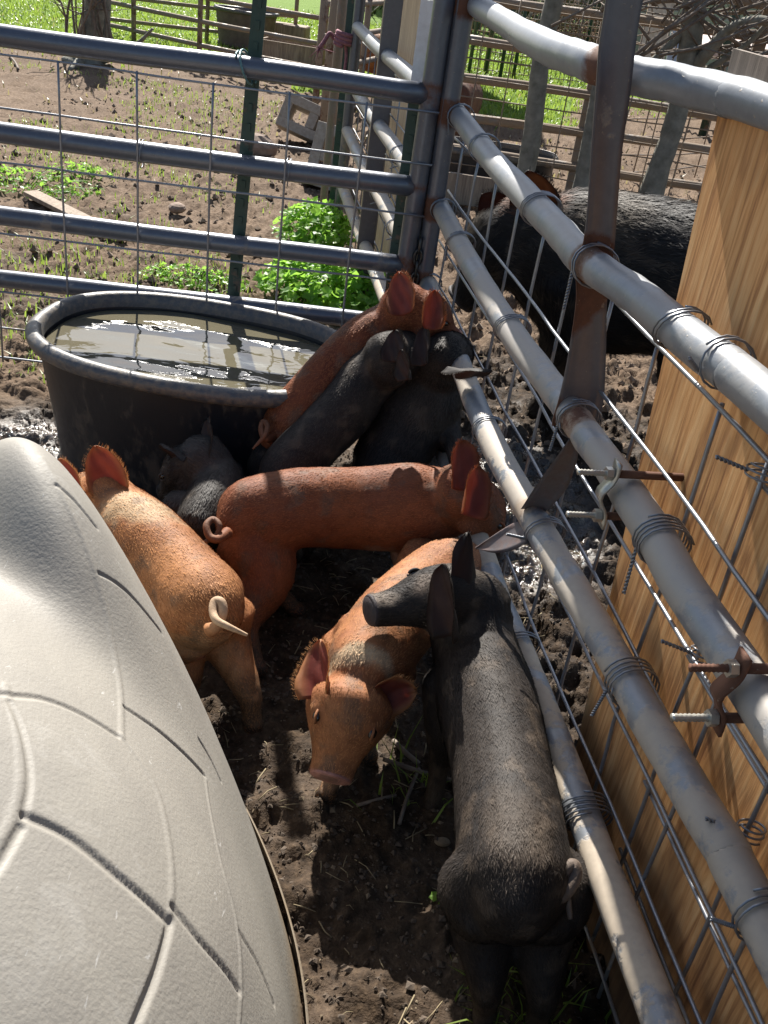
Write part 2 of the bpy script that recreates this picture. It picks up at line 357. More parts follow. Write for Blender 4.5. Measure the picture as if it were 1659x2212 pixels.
# ------------------------------------------------------------------ grass
def leaf_mat(name, c1, c2, trans=.45):
    m = M(name); rnd = m.n('ShaderNodeNewGeometry').outputs['Random Per Island']
    c = m.mix(rnd, c1, c2); m.P(color=c, rough=.45)
    tr = m.n('ShaderNodeBsdfTranslucent', {'Color': m.mix(.5, c, tuple(min(1, x*2.0) for x in c2))})
    ms = m.n('ShaderNodeMixShader', {0: trans, 1: m.b.outputs[0], 2: tr}); m.t.links.new(ms.outputs[0], m.out.inputs[0]); return m.m
MAT['grass'] = leaf_mat('grass_blades', (.09, .17, .02), (.22, .30, .05))
MAT['drygrass'] = leaf_mat('yellow_grass', (.17, .14, .07), (.24, .21, .10))
MAT['leaf'] = leaf_mat('weed_leaves', (.075, .22, .02), (.24, .42, .06), .5)
def blades(name, P, hgt, wid, mat, label, lean=.5):
    n = len(P); z = ground_h(P[:, 0], P[:, 1]); a = rs.random(n)*6.28; h = hgt*(.5+rs.random(n)); w_ = wid*(.6+.8*rs.random(n))
    d = np.stack([np.cos(a), np.sin(a), 0*a], -1); s = np.stack([-np.sin(a), np.cos(a), 0*a], -1)*w_[:, None]
    b = np.stack([P[:, 0], P[:, 1], z-.004], -1); l = (lean*rs.random(n)*h)[:, None]
    mid = b+d*l*.35+A_([0, 0, 1])*h[:, None]*.6; tip = b+d*l*1.2+A_([0, 0, 1])*(h*(1-.3*rs.random(n)))[:, None]
    V = np.stack([b-s, b+s, mid-s*.7, mid+s*.7, tip], 1).reshape(-1, 3); k = np.arange(n)[:, None]*5
    F_ = [tuple(x) for x in np.hstack([k, k+1, k+3, k+2]).tolist()]+[tuple(x) for x in np.hstack([k+2, k+3, k+4]).tolist()]
    o = new_obj(name, V, F_, mat, smooth=False); return tag(o, label, None, None, 'stuff')
def pick(n, x0, x1, y0, y1, fn, tries=9, pw=1.0):
    x = rs.uniform(x0, x1, n*tries); y = y0+(y1-y0)*rs.random(n*tries)**pw; k = fn(x, y) > rs.random(n*tries)
    return np.stack([x[k], y[k]], -1)[:n]
blades('yard_grass', pick(10500, -4.8, -.15, 3.05, 10, lambda x, y: masks(x, y)[4]*.9*smooth(.3, .7, fbm(x*5, y*5, oct=2, seed=3)+.15), pw=1.4), .045, .003, MAT['grass'], 'thin green grass growing in patches over the bare yard', .9)
blades('lawn_grass', pick(52000, -9, 4, 9.5, 21, lambda x, y: masks(x, y)[3], pw=1.3), .07, .009, MAT['grass'], 'bright green lawn grass at the back of the yard', .8)
blades('dry_grass', pick(1100, -6, 2.5, 8, 16, lambda x, y: .25+0*x), .06, .008, MAT['drygrass'], 'dead yellow grass scattered at the lawn edge', 1.2)
blades('pen_weeds', np.vstack([A_([.36, 1.0])+rs.normal(size=(160, 2))*[.05, .16], A_([.31, 1.06])+rs.normal(size=(60, 2))*[.03, .05], A_([.12, 1.45])+rs.normal(size=(30, 2))*.05]), .05, .0022, MAT['grass'], 'grass wisps growing under the nearest fence corner', 1.6)
def weed(name, c, r, h, n, lab, group=None, ls=.018):
    V = []; F_ = []; k = 0
    for i in range(n):
        a = rs.random()*6.28; q = math.sqrt(rs.random()); t = rs.random()**.6
        hh = h*(1-.55*q*q)*(.35+.75*t); p = A_([c[0]+r[0]*q*math.cos(a), c[1]+r[1]*q*math.sin(a), hh+gh(c[0], c[1])])
        p[:2] += rs.normal(size=2)*.012
        nn = nrm(A_([rs.normal()*.5+math.cos(a)*q*.6, rs.normal()*.5+math.sin(a)*q*.6, 1.0])); u = nrm(np.cross(nn, A_([rs.normal(), rs.normal(), .1]))); v = np.cross(nn, u)
        s = ls*(.6+.8*rs.random())
        th = np.linspace(0, 2*np.pi, 9, endpoint=False); rr = s*A_([1.25, .62, 1.0, .6, .8, .45, .8, .6, 1.0][:9])
        ring = p+np.cos(th)[:, None]*rr[:, None]*u+np.sin(th)[:, None]*rr[:, None]*v+nn*(.15*s*np.cos(3*th))[:, None]
        V.append(np.vstack([p-nn*s*.2, ring])); F_ += [(k, k+1+j, k+1+(j+1) % 9) for j in range(9)]; k += 10
    o = new_obj(name, np.vstack(V), F_, MAT['leaf'], smooth=False); tag(o, lab, 'plant' if name == 'leafy_weed' else None, group, None if name == 'leafy_weed' else 'stuff')
    mb = MB()
    for i in range(int(n/9)):
        a = rs.random()*6.28; q = rs.random()**.5; b = A_([c[0]+r[0]*.5*q*math.cos(a), c[1]+r[1]*.5*q*math.sin(a), gh(c[0], c[1])-.01])
        e = A_([c[0]+r[0]*q*math.cos(a), c[1]+r[1]*q*math.sin(a), h*(1-.5*q*q)]); mb.tube([b, (b+e)/2+A_([0, 0, .02]), e], [.003, .0022, .001], 4)
    st = mb.build('stem', MAT['leaf'], o); return o
wc = at(705, 640, .05)
weed('leafy_weed', (wc[0]+.02, wc[1]+.05), (.33, .30), .21, 950, 'large bright green leafy weed growing right behind the gate corner', ls=.025)
wc = at(680, 515, .05)
weed('leafy_weed', (wc[0], wc[1]), (.22, .30), .22, 480, 'smaller bright green leafy weed growing behind the larger one', ls=.026)
wc = at(420, 610, 0); weed('low_weed', (wc[0], wc[1]), (.26, .16), .07, 220, 'low green weed in front of the green post, behind the black tub', ls=.013)
wc = at(60, 400, 0); weed('low_weed', (wc[0]-.1, wc[1]), (.55, .30), .07, 260, 'low green weed on dark mud behind the gate, beside the grey plank end', ls=.016)
wc = at(175, 385, 0); weed('low_weed', (wc[0], wc[1]), (.2, .14), .09, 90, 'low green weed between the second and third gate rails', ls=.016)
wc = at(960, 1940, 0); weed('tiny_weed', (wc[0]+.02, wc[1]), (.03, .05), .03, 12, 'tiny green weed growing beside the large black pig in the foreground', ls=.011)
# ------------------------------------------------------------------ side fence (right)
RAILS = {1.365: [(995, -6), (1085, 45), (1165, 95), (1235, 125), (1310, 150), (1405, 170), (1500, 190), (1580, 212), (1659, 237)],
         1.083: [(985, 242), (1052, 330), (1120, 410), (1200, 493), (1280, 575), (1390, 655), (1500, 740), (1580, 803), (1659, 870)],
         .814: [(945, 440), (1025, 580), (1100, 710), (1180, 820), (1255, 920), (1345, 1055), (1430, 1190), (1530, 1345), (1630, 1500)],
         .582: [(925, 612), (990, 775), (1060, 950), (1150, 1110), (1250, 1290), (1370, 1500), (1470, 1670), (1560, 1830), (1640, 1985)],
         .303: [(1070, 1270), (1130, 1415), (1200, 1600), (1300, 1860), (1400, 2130)]}
sf = thing('corral_panel', fence(1.4, 0), 'grey mud-splashed five rail steel corral panel along the right of the pig pen', 'fence panel')
railpts = {}
for z, px in RAILS.items():
    P = A_([at(x, y, z) for x, y in px])
    if z == .303: P = np.vstack([fence(.0, z), fence(.35, z), fence(.8, z), P])
    d = nrm(P[-1]-P[-2]); d[2] = 0; P = np.vstack([P, P[-1]+d*.7, P[-1]+d*1.5]); P[:, 2] = z
    P = spline(P, 8); t = np.arange(len(P))
    P = P + np.stack([fbm(t*.11+z*9, t*0, oct=2, seed=3)-.5, 0*t, fbm(t*.13+z*5, t*0, oct=2, seed=8)-.5], -1)*.010
    railpts[z] = P
    rr = .0285*(1-.05*smooth(.55, .75, fbm(t*.33+z, t*0+2, oct=2, seed=4)))
    def rustf(V, P=P, z=z):
        r = np.zeros(len(V))
        for c in (fence(.0, z), at(*[(1315, 150), (1280, 575), (1255, 920), (1150, 1110), (1150, 1110)][list(RAILS).index(z)], z)):
            r = np.maximum(r, smooth(.062, .030, np.linalg.norm(V-c, axis=1))*.8)
        return r
    mb = MB().tube(P, rr, 20, fl=rustf); o = mb.build('rail', MAT['rail'], sf, attr='rust')
mb = MB(); P = spline(A_([fence(-.0, -.02), fence(0, .5), fence(0, .95), fence(0, 1.40)]), 16)
mb.tube(P, .029, 18, fl=lambda V: np.max([smooth(.07, .03, np.abs(V[:, 2]-z))*.7 for z in RAILS], 0)); mb.build('end_post', MAT['gate'], sf, attr='rust')
mb = MB(); P = spline(A_([fence(3.35, -.02), fence(3.35, 1.4)]), 16); mb.tube(P, .029, 18); mb.build('end_post', MAT['gate'], sf, attr='rust')
# sheet-metal stay between the rails, torn and twisted below the middle rail
SPL = fence(1.43, 0)
def sp_(x, y, off=0): return on_plane(x, y, FD, FD@SPL-off)
ed = [((1318, -140), (1412, -140)), ((1309, -60), (1398, -60)), ((1302, 20), (1380, 20)), ((1290, 100), (1368, 100)), ((1283, 200), (1357, 200)), ((1274, 320), (1340, 320)), ((1266, 440), (1330, 440)), ((1257, 520), (1324, 520)),
      ((1241, 570), (1318, 570)), ((1242, 640), (1308, 640)), ((1232, 720), (1306, 720)), ((1218, 800), (1304, 800)), ((1204, 860), (1300, 860)), ((1192, 900), (1290, 900)), ((1190, 915), (1262, 925))]
def ribbon(mb, L_, R_, th=.004, ndir=None, fl=None):
    L_ = spline(A_(L_), 5); R_ = spline(A_(R_), 5); k = 7
    t = np.linspace(0, 1, k)[None, :, None]; G = L_[:, None]*(1-t)+R_[:, None]*t
    nd = -FD if ndir is None else ndir
    G = G + nd*(.010*(np.abs(2*t-1)**3))
    n = len(L_); top = G.reshape(-1, 3); bot = (G-nd*th).reshape(-1, 3); V = np.vstack([top, bot]); F_ = []
    q = n*k
    for i in range(n-1):
        for j in range(k-1):
            a = i*k+j; F_ += [(a, a+1, a+k+1, a+k), (q+a, q+a+k, q+a+k+1, q+a+1)]
        a = i*k; F_.append((a, a+k, q+a+k, q+a)); a = i*k+k-1; F_.append((a, q+a, q+a+k, a+k))
    F_ += [tuple([0]+[q]+[q+j for j in range(1, k)][:0]+[q+0]) if 0 else (0, q, q+1, 1)] + [(j, q+j, q+j+1, j+1) for j in range(1, k-1)]
    b = (n-1)*k; F_ += [(b+j, b+j+1, q+b+j+1, q+b+j) for j in range(k-1)]
    mb.add(V, F_, 0, fl(V) if fl else 0.)
def srust(V):
    r = .25+0*V[:, 0]
    for z, p in ((1.365, (1315, 150)), (1.083, (1272, 570)), (.814, (1240, 915))):
        c = at(*p, z); d = V-c; r = np.maximum(r, smooth(.085, .03, np.hypot(np.hypot(d[:, 0], d[:, 1])*1.0, np.where(d[:, 2] < 0, d[:, 2]*.45, d[:, 2]*1.1))))
    e = np.abs((V-SPL)@FN+.02*(1.2-V[:, 2])); return np.clip(r, 0, 1)
mb = MB(); ribbon(mb, [sp_(*a, .0) for a, b in ed], [sp_(*b, .0) for a, b in ed], fl=srust)
ribbon(mb, [at(1232, 945, .80), at(1205, 985, .76), at(1165, 1040, .68), at(1127, 1098, .60)], [at(1252, 950, .80), at(1246, 1000, .74), at(1222, 1060, .66), at(1180, 1104, .60)], ndir=nrm(A_([-.3, -.9, .3])), fl=lambda V: .45+0*V[:, 0])
ribbon(mb, [at(1134, 1122, .575), at(1105, 1130, .55), at(1060, 1158, .51), at(1026, 1182, .47)], [at(1142, 1165, .56), at(1110, 1185, .53), at(1070, 1193, .50), at(1027, 1184, .47)], ndir=nrm(A_([.1, -.9, .4])), fl=lambda V: .5+0*V[:, 0])
mb.build('stay', MAT['strap'], sf, attr='rust')
# wire mesh panel tied to the outside of the rails
hz = [1.012, .858, .70, .584, .452, .318, .19, .07]; sv_ = [.02+.225*i for i in range(-1, 18)]
def wiggle(P, a=.006, seed=0):
    t = np.arange(len(P)); return P+np.stack([fbm(t*.3+seed*7.1, t*0, oct=2, seed=i+seed*3)-.5 for i in range(3)], -1)*a
wp = thing('livestock_mesh', fence(1.4, 0, .045), 'galvanised livestock mesh panel wired to the outside of the right corral panel', 'wire panel')
mb = MB()
for i, z in enumerate(hz): mb.tube(wiggle(spline(A_([fence(s, z, .045) for s in np.linspace(-.05, 3.5, 12)]), 3), .012, i), .0036, 6)
mb.build('line_wires', MAT['wire'], wp, attr='rust'); mb = MB()
for i, s in enumerate(sv_): mb.tube(wiggle(spline(A_([fence(s+rs.normal()*.004, z, .0515) for z in (1.018, .8, .5, .3, .02)]), 3), .010, i+20), .0036, 6)
mb.build('stay_wires', MAT['wire'], wp, attr='rust')
w2 = thing('livestock_mesh', fence(2.4, .3, .06), 'second mesh panel overlapping the first, doubled wires against the plywood', 'wire panel')
mb = MB()
for i, (s, z0, z1) in enumerate(((1.955, .05, 1.0), (2.185, .05, .98), (2.41, .05, 1.0))): mb.tube(wiggle(spline(A_([fence(s, z, .060) for z in np.linspace(z1, z0, 8)]), 2), .008, i+60), .0036, 6)
for i, z in enumerate((.965, .66, .41, .25)): mb.tube(wiggle(spline(A_([fence(s, z-(s-1.9)*.01, .0665) for s in np.linspace(1.93, 3.4, 7)]), 3), .010, i+70), .0036, 6)
mb.build('line_wires', MAT['wire'], w2, attr='rust')
# ties
def coil(c, axis_, r, turns, pitch, n=16, ph=0., squash=1.0, tilt=0.):
    axis_ = nrm(axis_); u = nrm(np.cross(axis_, A_([0, 0, 1.]))); v = np.cross(u, axis_)
    t = np.linspace(0, turns*2*np.pi, int(turns*n)+1)+ph
    return c+np.cos(t)[:, None]*u*r*squash+np.sin(t)[:, None]*v*r+axis_*(pitch*(t-t.mean())/(2*np.pi)+tilt*r*np.sin(t))[:, None]
def twist(mb, a, b, r=.0017, turns=6):
    a = A_(a); b = A_(b); ax = nrm(b-a); u = nrm(np.cross(ax, A_([.3, .2, 1.]))); v = np.cross(ax, u); t = np.linspace(0, 1, turns*8+1)
    for s in (0, np.pi):
        mb.tube(a+(b-a)*t[:, None]+r*(np.cos(t*turns*6.283+s)[:, None]*u+np.sin(t*turns*6.283+s)[:, None]*v), .0016, 5)
def tie(z, px, label, turns=2.6, tail=None, pitch=.009, tilt=.25):
    P = railpts[z]; q = at(*px, z); i = int(np.argmin(np.linalg.norm(P-q, axis=1))); c = P[i]; ax = nrm(P[min(i+3, len(P)-1)]-P[max(i-3, 0)])
    mb = MB(); co_ = coil(c+FN*.006, ax, .0335, turns, pitch, squash=1.18, ph=rs.random()*2, tilt=tilt)
    mb.tube(co_, .0017, 6)
    if tail is not None:
        a = c-FN*.030+A_([0, 0, -.012]); twist(mb, a, a+A_(tail)*.75, turns=6)
    o = mb.build('wire_tie', MAT['tie'], None, attr='rust'); return tag(o, label, 'wire tie', 'wire ties round the fence rails')
T = [(1.083, (985, 250), 'wire tie where the second rail meets the far end post', 2.4, (.01, -.02, -.05)), (1.083, (1040, 320), 'wire tie on the second rail just nearer than the far post tie', 2.6, None),
     (1.083, (1143, 450), 'rusty wire tie halfway along the far part of the second rail, above the sow', 3.2, None), (1.083, (1290, 575), 'wire tie on the second rail right at the torn metal stay', 2.2, (.0, -.005, -.085)),
     (1.083, (1490, 715), 'wire tie on the second rail where the plywood sheet begins', 2.2, None), (1.083, (1575, 790), 'wire tie with a twisted tail lying over the second rail in front of the plywood', 1.6, (-.03, -.03, .03)),
     (.814, (955, 450), 'wire tie at the far end of the middle rail', 2.0, None), (.814, (995, 525), 'wire tie with a short tail on the far part of the middle rail', 2.6, (.0, -.01, -.05)),
     (.814, (1102, 705), 'wire tie halfway along the far part of the middle rail', 3.3, None), (.814, (1258, 905), 'wire tie on the middle rail under the torn metal stay', 2.8, (-.005, .0, -.07)),
     (.814, (1430, 1180), 'thick wire tie with twisted tails on the middle rail in front of the plywood', 4.3, (.0, -.01, -.10)),
     (.582, (935, 615), 'wire tie at the far end of the second lowest rail', 2.2, None), (.582, (1075, 940), 'loose wire tie on the second lowest rail beside the black pigs', 1.8, None), (.582, (1180, 1150), 'wire tie just below the torn flap of metal stay', 2.2, (-.05, -.01, .01)),
     (.582, (1345, 1480), 'wire tie with twisted tail on the second lowest rail beside the plywood edge', 4.0, (-.02, -.02, -.06)), (.582, (1640, 1985), 'wire tie on the nearest stretch of the second lowest rail', 2.6, (-.04, .0, .01)),
     (.303, (1130, 1400), 'wire tie on the bottom rail behind the black pig shoulder', 2.2, None), (.303, (1262, 1770), 'tight black wire wrapped round the bottom rail beside the black pig rump', 5.0, None)]
for z, px, lab, tu, tl in T: tie(z, px, lab, tu, tl, tilt=rs.uniform(-.3, .4))
for (c, lab, r) in ((fence(1.965, .70, .058), 'small wire loop binding two mesh wires on the plywood near the middle rail', .016), (fence(1.955, .985, .058), 'tangled wire loop binding the mesh top corner below the second rail', .022), (fence(2.19, .60, .058), 'small wire loop binding two mesh wires lower on the plywood', .017)):
    mb = MB(); mb.tube(coil(c, A_([0, .2, 1]), r, 2.3, .008, ph=1), .0016, 6); twist(mb, c-FN*r, c-FN*r+A_([-.045, .0, .012]), turns=4)
    tag(mb.build('wire_loop', MAT['tie'], None, attr='rust'), lab, 'wire tie', 'wire loops binding the mesh')
# u-bolt clamps
def clamp(z, px, label, rusty):
    P = railpts[z]; q = at(*px, z); i = int(np.argmin(np.linalg.norm(P-q, axis=1))); c = P[i]; ax = nrm(P[min(i+3, len(P)-1)]-P[max(i-3, 0)])
    t = thing('bolt_clamp', c, label, 'clamp', 'bolt clamps on the middle rail'); up = A_([0, 0, 1.])
    for k, s in enumerate((1, -1)):
        b = c+up*s*.037
        mb = MB(); n_ = 60; x_ = np.linspace(-.092, .07, n_); mb.tube(b+FN*x_[:, None], .0046+.0006*np.cos(np.arange(n_)*np.pi), 10, fl=(1. if (rusty and k == 0) else 0.)); mb.tube(b+FN*A_([[-.03], [.078]]), .0064, 10, fl=1.)
        mb.build('rod', MAT['bolt'], t, attr='rust')
        mb = MB(); mb.tube(b+FN*A_([[-.048], [-.038]]), .0105, 6); o = mb.build('nut', MAT['bolt'], t, smooth=False, attr='rust')
    mb = MB(); zz = np.linspace(-.055, .058, 14); xo = -.0345-.012*np.exp(-(zz/.02)**2)*1.4
    V = []; 
    for z_, x in zip(zz, xo):
        for sy in (-1, 1):
            for dx in (0, .004): V.append(c+up*z_+FN*(x+dx)+ax*sy*.013)
    Fq = []
    for j in range(13):
        a = j*4; Fq += [(a, a+2, a+6, a+4), (a+1, a+5, a+7, a+3), (a, a+4, a+5, a+1), (a+2, a+3, a+7, a+6)]
    Fq += [(0, 1, 3, 2), (52, 54, 55, 53)]
    mb.add(V, Fq, 0, .8 if rusty else .45); mb.build('saddle', MAT['bolt'], t, attr='rust'); return t
clamp(.814, (1352, 1075), 'zinc bolt clamp with two protruding threaded rods on the middle rail, farther one', False)
clamp(.814, (1622, 1490), 'clamp with one rust-brown threaded rod at the right picture edge, nearer one', True)
# plywood sheet
s0, s1 = 1.60, 3.2
pl = MB(); c = (fence(s0, 0, .085)+fence(s1, 0, .085))/2
V = [];  n_ = 14
for off in (.080, .092):
    for (s, z) in ((1.70, -.02), (s1, -.02), (s1, 1.425), (1.50, 1.425)): V.append(fence(s, z, off+ (.0 if s > 2 else 0)))
pl.add(V, [(0, 1, 2, 3), (7, 6, 5, 4), (0, 4, 5, 1), (1, 5, 6, 2), (2, 6, 7, 3), (3, 7, 4, 0)])
o = pl.build('plywood_sheet', MAT['ply'], smooth=False); o.rotation_euler = (0, 0, 0)
tag(o, 'golden plywood sheet standing on edge outside the right fence, dark at its top edge', 'plywood')
# ------------------------------------------------------------------ gate at the back of the pen
gt = thing('pen_gate', gate(-.7, 0), 'dark grey tubular steel gate across the back of the pig pen', 'gate')
for z, r in ((1.130, .030), (.868, .030), (.626, .029), (.432, .028)):
    P = spline(A_([gate(x, z) for x in np.linspace(-2.6, -.055, 7)]), 5)
    P[:, 2] += (fbm(P[:, 0]*2+z*9, P[:, 0]*0, oct=2, seed=2)-.5)*.012
    MB().tube(P, r, 18, fl=lambda V: smooth(-.10, -.062, V[:, 0])*.55).build('rail', MAT['gate'], gt, attr='rust')
for x, zz in ((-.045, 1.75), (-2.62, 1.2)):
    MB().tube(spline(A_([gate(x, .10), gate(x, .6), gate(x+.003, 1.15), gate(x+.005, zz)]), 10), .030, 18, fl=lambda V: np.max([smooth(.055, .030, np.abs(V[:, 2]-z))*.62 for z in (1.13, .868, .626, .432)], 0)).build('upright', MAT['gate'], gt, attr='rust')
tag(MB().tube(spline(A_([gate(.008, 0, -.01), gate(.006, .8, -.01), gate(.004, 1.7, -.01)]), 10), .0145, 14, fl=.3).build('hinge_pipe', MAT['gate'], None, attr='rust'), 'slim dark steel pipe standing between the gate end and the fence end post', 'pipe')
tag(MB().tube(spline(A_([fence(-.055, -.02), fence(-.055, 1.0), fence(-.055, 1.75)]), 10), .018, 14, fl=.5).build('steel_post', MAT['gate'], None, attr='rust'), 'rusty steel post right behind the fence end post', 'post')
gw = thing('livestock_mesh', gate(-.7, .2, -.04), 'livestock wire mesh panel hung on the inside of the back gate', 'wire panel')
mb = MB()
for i, z in enumerate((1.085, .943, .793, .585, .40, .285, .18)): mb.tube(wiggle(spline(A_([gate(x, z, -.040) for x in np.linspace(-2.4, -.012, 9)]), 3), .008, i+30), .0034, 6)
mb.build('line_wires', MAT['wire'], gw, attr='rust'); mb = MB()
for i in range(11): mb.tube(wiggle(spline(A_([gate(-.22-.2135*i+.0, z, -.0465) for z in (1.090, .8, .5, .17)]), 3), .008, i+45), .0034, 6)
mb.build('stay_wires', MAT['wire'], gw, attr='rust')
def tpost(name, base, top, label, tip=0):
    b, t_ = A_(base, float), A_(top, float); T_ = thing(name, b, label, 'fence post', 'green steel T-posts')
    ax = nrm(t_-b); y = nrm(np.cross(ax, A_([1., 0, 0]))); x = np.cross(y, ax)*1.0; Ln = np.linalg.norm(t_-b)
    prof = [(-.021, -.003), (.019, -.003), (.019, .0015), (.003, .0025), (.0025, .032), (-.0025, .032), (-.003, .0025), (-.019, .0015)]
    def seg(z0, z1, mt, nm, g=0.):
        V = [b+ax*z+x*(px*(1+g))+y*py*(1+g) for z in (z0, z1) for px, py in prof]; n = 8
        F_ = [(j, (j+1) % n, n+(j+1) % n, n+j) for j in range(n)]+[tuple(range(n-1, -1, -1)), tuple(range(n, 2*n))]
        mb = MB().add(V, F_)
        if nm == 'shaft':
            for k in range(int((z1-.06)/.055)):
                mb.box(b+ax*(.05+.055*k)-y*.005, .006, .003, .011, (x, y, ax))
        mb.build(nm, mt, T_, smooth=False, attr='rust')
    seg(0, Ln-tip, MAT['tpost'], 'shaft')
    if tip: seg(Ln-tip, Ln, MAT['white'], 'painted_tip', .04)
    return T_
tpost('steel_t_post', gate(-.600, -.02, .055), gate(-.566, 1.62, .055)+A_([.028, 0, 0]), 'dark green T-post holding the back gate behind the tub')
a_ = atY(926, 0, 3.10); b_ = atY(866, 470, 3.10)
d_ = (b_-a_)/(a_[2]-b_[2]); tpost('steel_t_post', b_+d_*b_[2]*1.0, a_-d_*.0, 'green T-post with white painted tip beside the gate upright', tip=.24)
# wire holding gate rail to post
mb = MB(); mb.tube(coil(gate(-.572, 1.13, .018), A_([1, 0, .45]), .046, 1.6, .012, ph=.8, squash=1.4), .0032, 7)
MAT['tealwire'] = metal_mat('coated_wire', (.10, .20, .20), mud_amt=.3, metal=.3)
tag(mb.build('gate_wire', MAT['tealwire'], None, attr='rust'), 'thick greenish wire looped round the top gate rail and the T-post', 'wire tie')
for (x, z, lb) in ((-.86, .862, 'thin wire tying the mesh to the second gate rail, left one'), (-.43, .862, 'thin wire tying the mesh to the second gate rail, right one')):
    tag(MB().tube(coil(gate(x, z, -.004), GD, .040, 1.3, .01, squash=1.1), .0015, 5).build('mesh_tie', MAT['tie'], None, attr='rust'), lb, 'wire tie', 'wires tying mesh to the gate')
# chain
ch = []; p = at(886, 515, .72); 
p = gate(-.012, .70, -.03); mb = MB()
for i in range(6):
    c = p+A_([.0, 0, -.036*i]); t = np.linspace(0, 2*np.pi, 17); ax = GD if i % 2 else GN
    mb.tube(c+np.cos(t)[:, None]*ax*.011+np.sin(t)[:, None]*A_([0, 0, 1])*.024, .0042, 6, cap=False)
tag(mb.build('chain', MAT['dark_iron']), 'short dark steel chain hanging between the gate upright and the end post', 'chain')
# ------------------------------------------------------------------ fence running on beyond the gate
ff = thing('corral_panel', fence(-1.3, 0), 'grey corral panel running on beyond the gate towards the yard', 'fence panel')
for z in (1.365, 1.083, .814, .582, .303):
    P = spline(A_([fence(-.04, z), fence(-.8, z+.004), fence(-1.6, z-.004), fence(-2.52, z)]), 8)
    MB().tube(P, .029, 16, fl=lambda V: smooth(.08, .03, np.abs(V[:, 1]-(F0-FD*-1.32)[1]))*.5).build('rail', MAT['rail'], ff, attr='rust')
MB().tube(spline(A_([fence(-2.52, 0), fence(-2.52, 1.4)]), 8), .028, 14, fl=.3).build('end_post', MAT['gate'], ff, attr='rust')
cpt = fence(-1.34, 0); mb = MB().box(cpt+A_([0, 0, .71]), .006, .037, .71, (FD, FN, A_([0, 0, 1])), fl=.35); bevel(mb.build('stay', MAT['strap'], ff, smooth=False, attr='rust'), .003)
fw = thing('livestock_mesh', fence(-1.3, 0, .045), 'wire mesh panel on the far side of the corral panel beyond the gate', 'wire panel'); mb = MB()
for i, z in enumerate(hz): mb.tube(wiggle(spline(A_([fence(s, z, .045) for s in np.linspace(-.1, -2.6, 8)]), 3), .010, i+80), .0034, 5)
mb.build('line_wires', MAT['wire'], fw, attr='rust'); mb = MB()
for i in range(12): mb.tube(wiggle(spline(A_([fence(-.13-.215*i, z, .051) for z in (1.02, .6, .05)]), 3), .008, i+95), .0034, 5)
mb.build('stay_wires', MAT['wire'], fw, attr='rust')
for k, (s, z, lb) in enumerate(((-.42, 1.083, 'topmost wire tie on the far corral panel'), (-.75, .814, 'wire tie on the middle rail of the far corral panel'), (-.62, .582, 'lower wire tie on the far corral panel nearer the gate'), (-1.15, .582, 'lower wire tie on the far corral panel beyond the gate'))):
    mb = MB().tube(coil(fence(s, z, .01), FD, .036, 2.2, .01, squash=1.3), .0018, 5); twist(mb, fence(s, z-.03, .02), fence(s-.05, z-.06, -.02))
    tag(mb.build('wire_tie', MAT['tie'], None, attr='rust'), lb, 'wire tie', 'wire ties round the fence rails')
tpost('steel_t_post', fence(-2.60, 0, -.03), fence(-2.64, 1.85, -.03), 'dark green T-post at the far end of the corral panel, tied with purple rope')
tag(MB().tube(spline(A_([fence(-2.72, 0, -.07), fence(-2.72, 1.8, -.07)]), 6), .022, 10, fl=.2).build('steel_post', MAT['far_rail'], None, attr='rust'), 'grey mud-spotted steel post left of the rope-tied T-post', 'post')
# rope
rp = thing('purple_rope', fence(-2.62, .9, -.05), 'frayed purple rope tied round the far T-post', 'rope')
k0 = atY(745, 85, 5.5); mb = MB()
mb.tube(coil(k0, A_([.1, 0, 1]), .045, 3.2, .018), .012, 7)
mb.tube(spline(A_([k0, atY(722, 82, 5.5), atY(712, 72, 5.48), atY(700, 90, 5.46), atY(690, 104, 5.45)]), 5), .011, 7)
mb.tube(spline(A_([k0, atY(748, 120, 5.5), atY(744, 160, 5.5), atY(741, 200, 5.5)]), 5), .008, 6)
for i in range(14): mb.tube([atY(690, 104, 5.45), atY(690, 104, 5.45)+rs.normal(size=3)*A_([.035, .02, .03])-A_([0, 0, .03])], [.003, .001], 4)
mb.build('rope_strand', MAT['rope'], rp)
mb = MB().tube(coil(fence(-2.62, .62, -.03), A_([0, 0, 1.]), .042, 4, .014), .009, 6); mb.build('lower_wrap', MAT['rope'], rp)
# plywood leaning outside the far panel
mb = MB(); mb.box(fence(-1.85, .80, .12), .60, .010, .62, (FD, FN, A_([0, 0, 1]))); tag(bevel(mb.build('plywood_sheet', MAT['muddyply'], smooth=False), .003), 'mud-stained brown plywood sheet leaning outside the far corral panel', 'plywood')
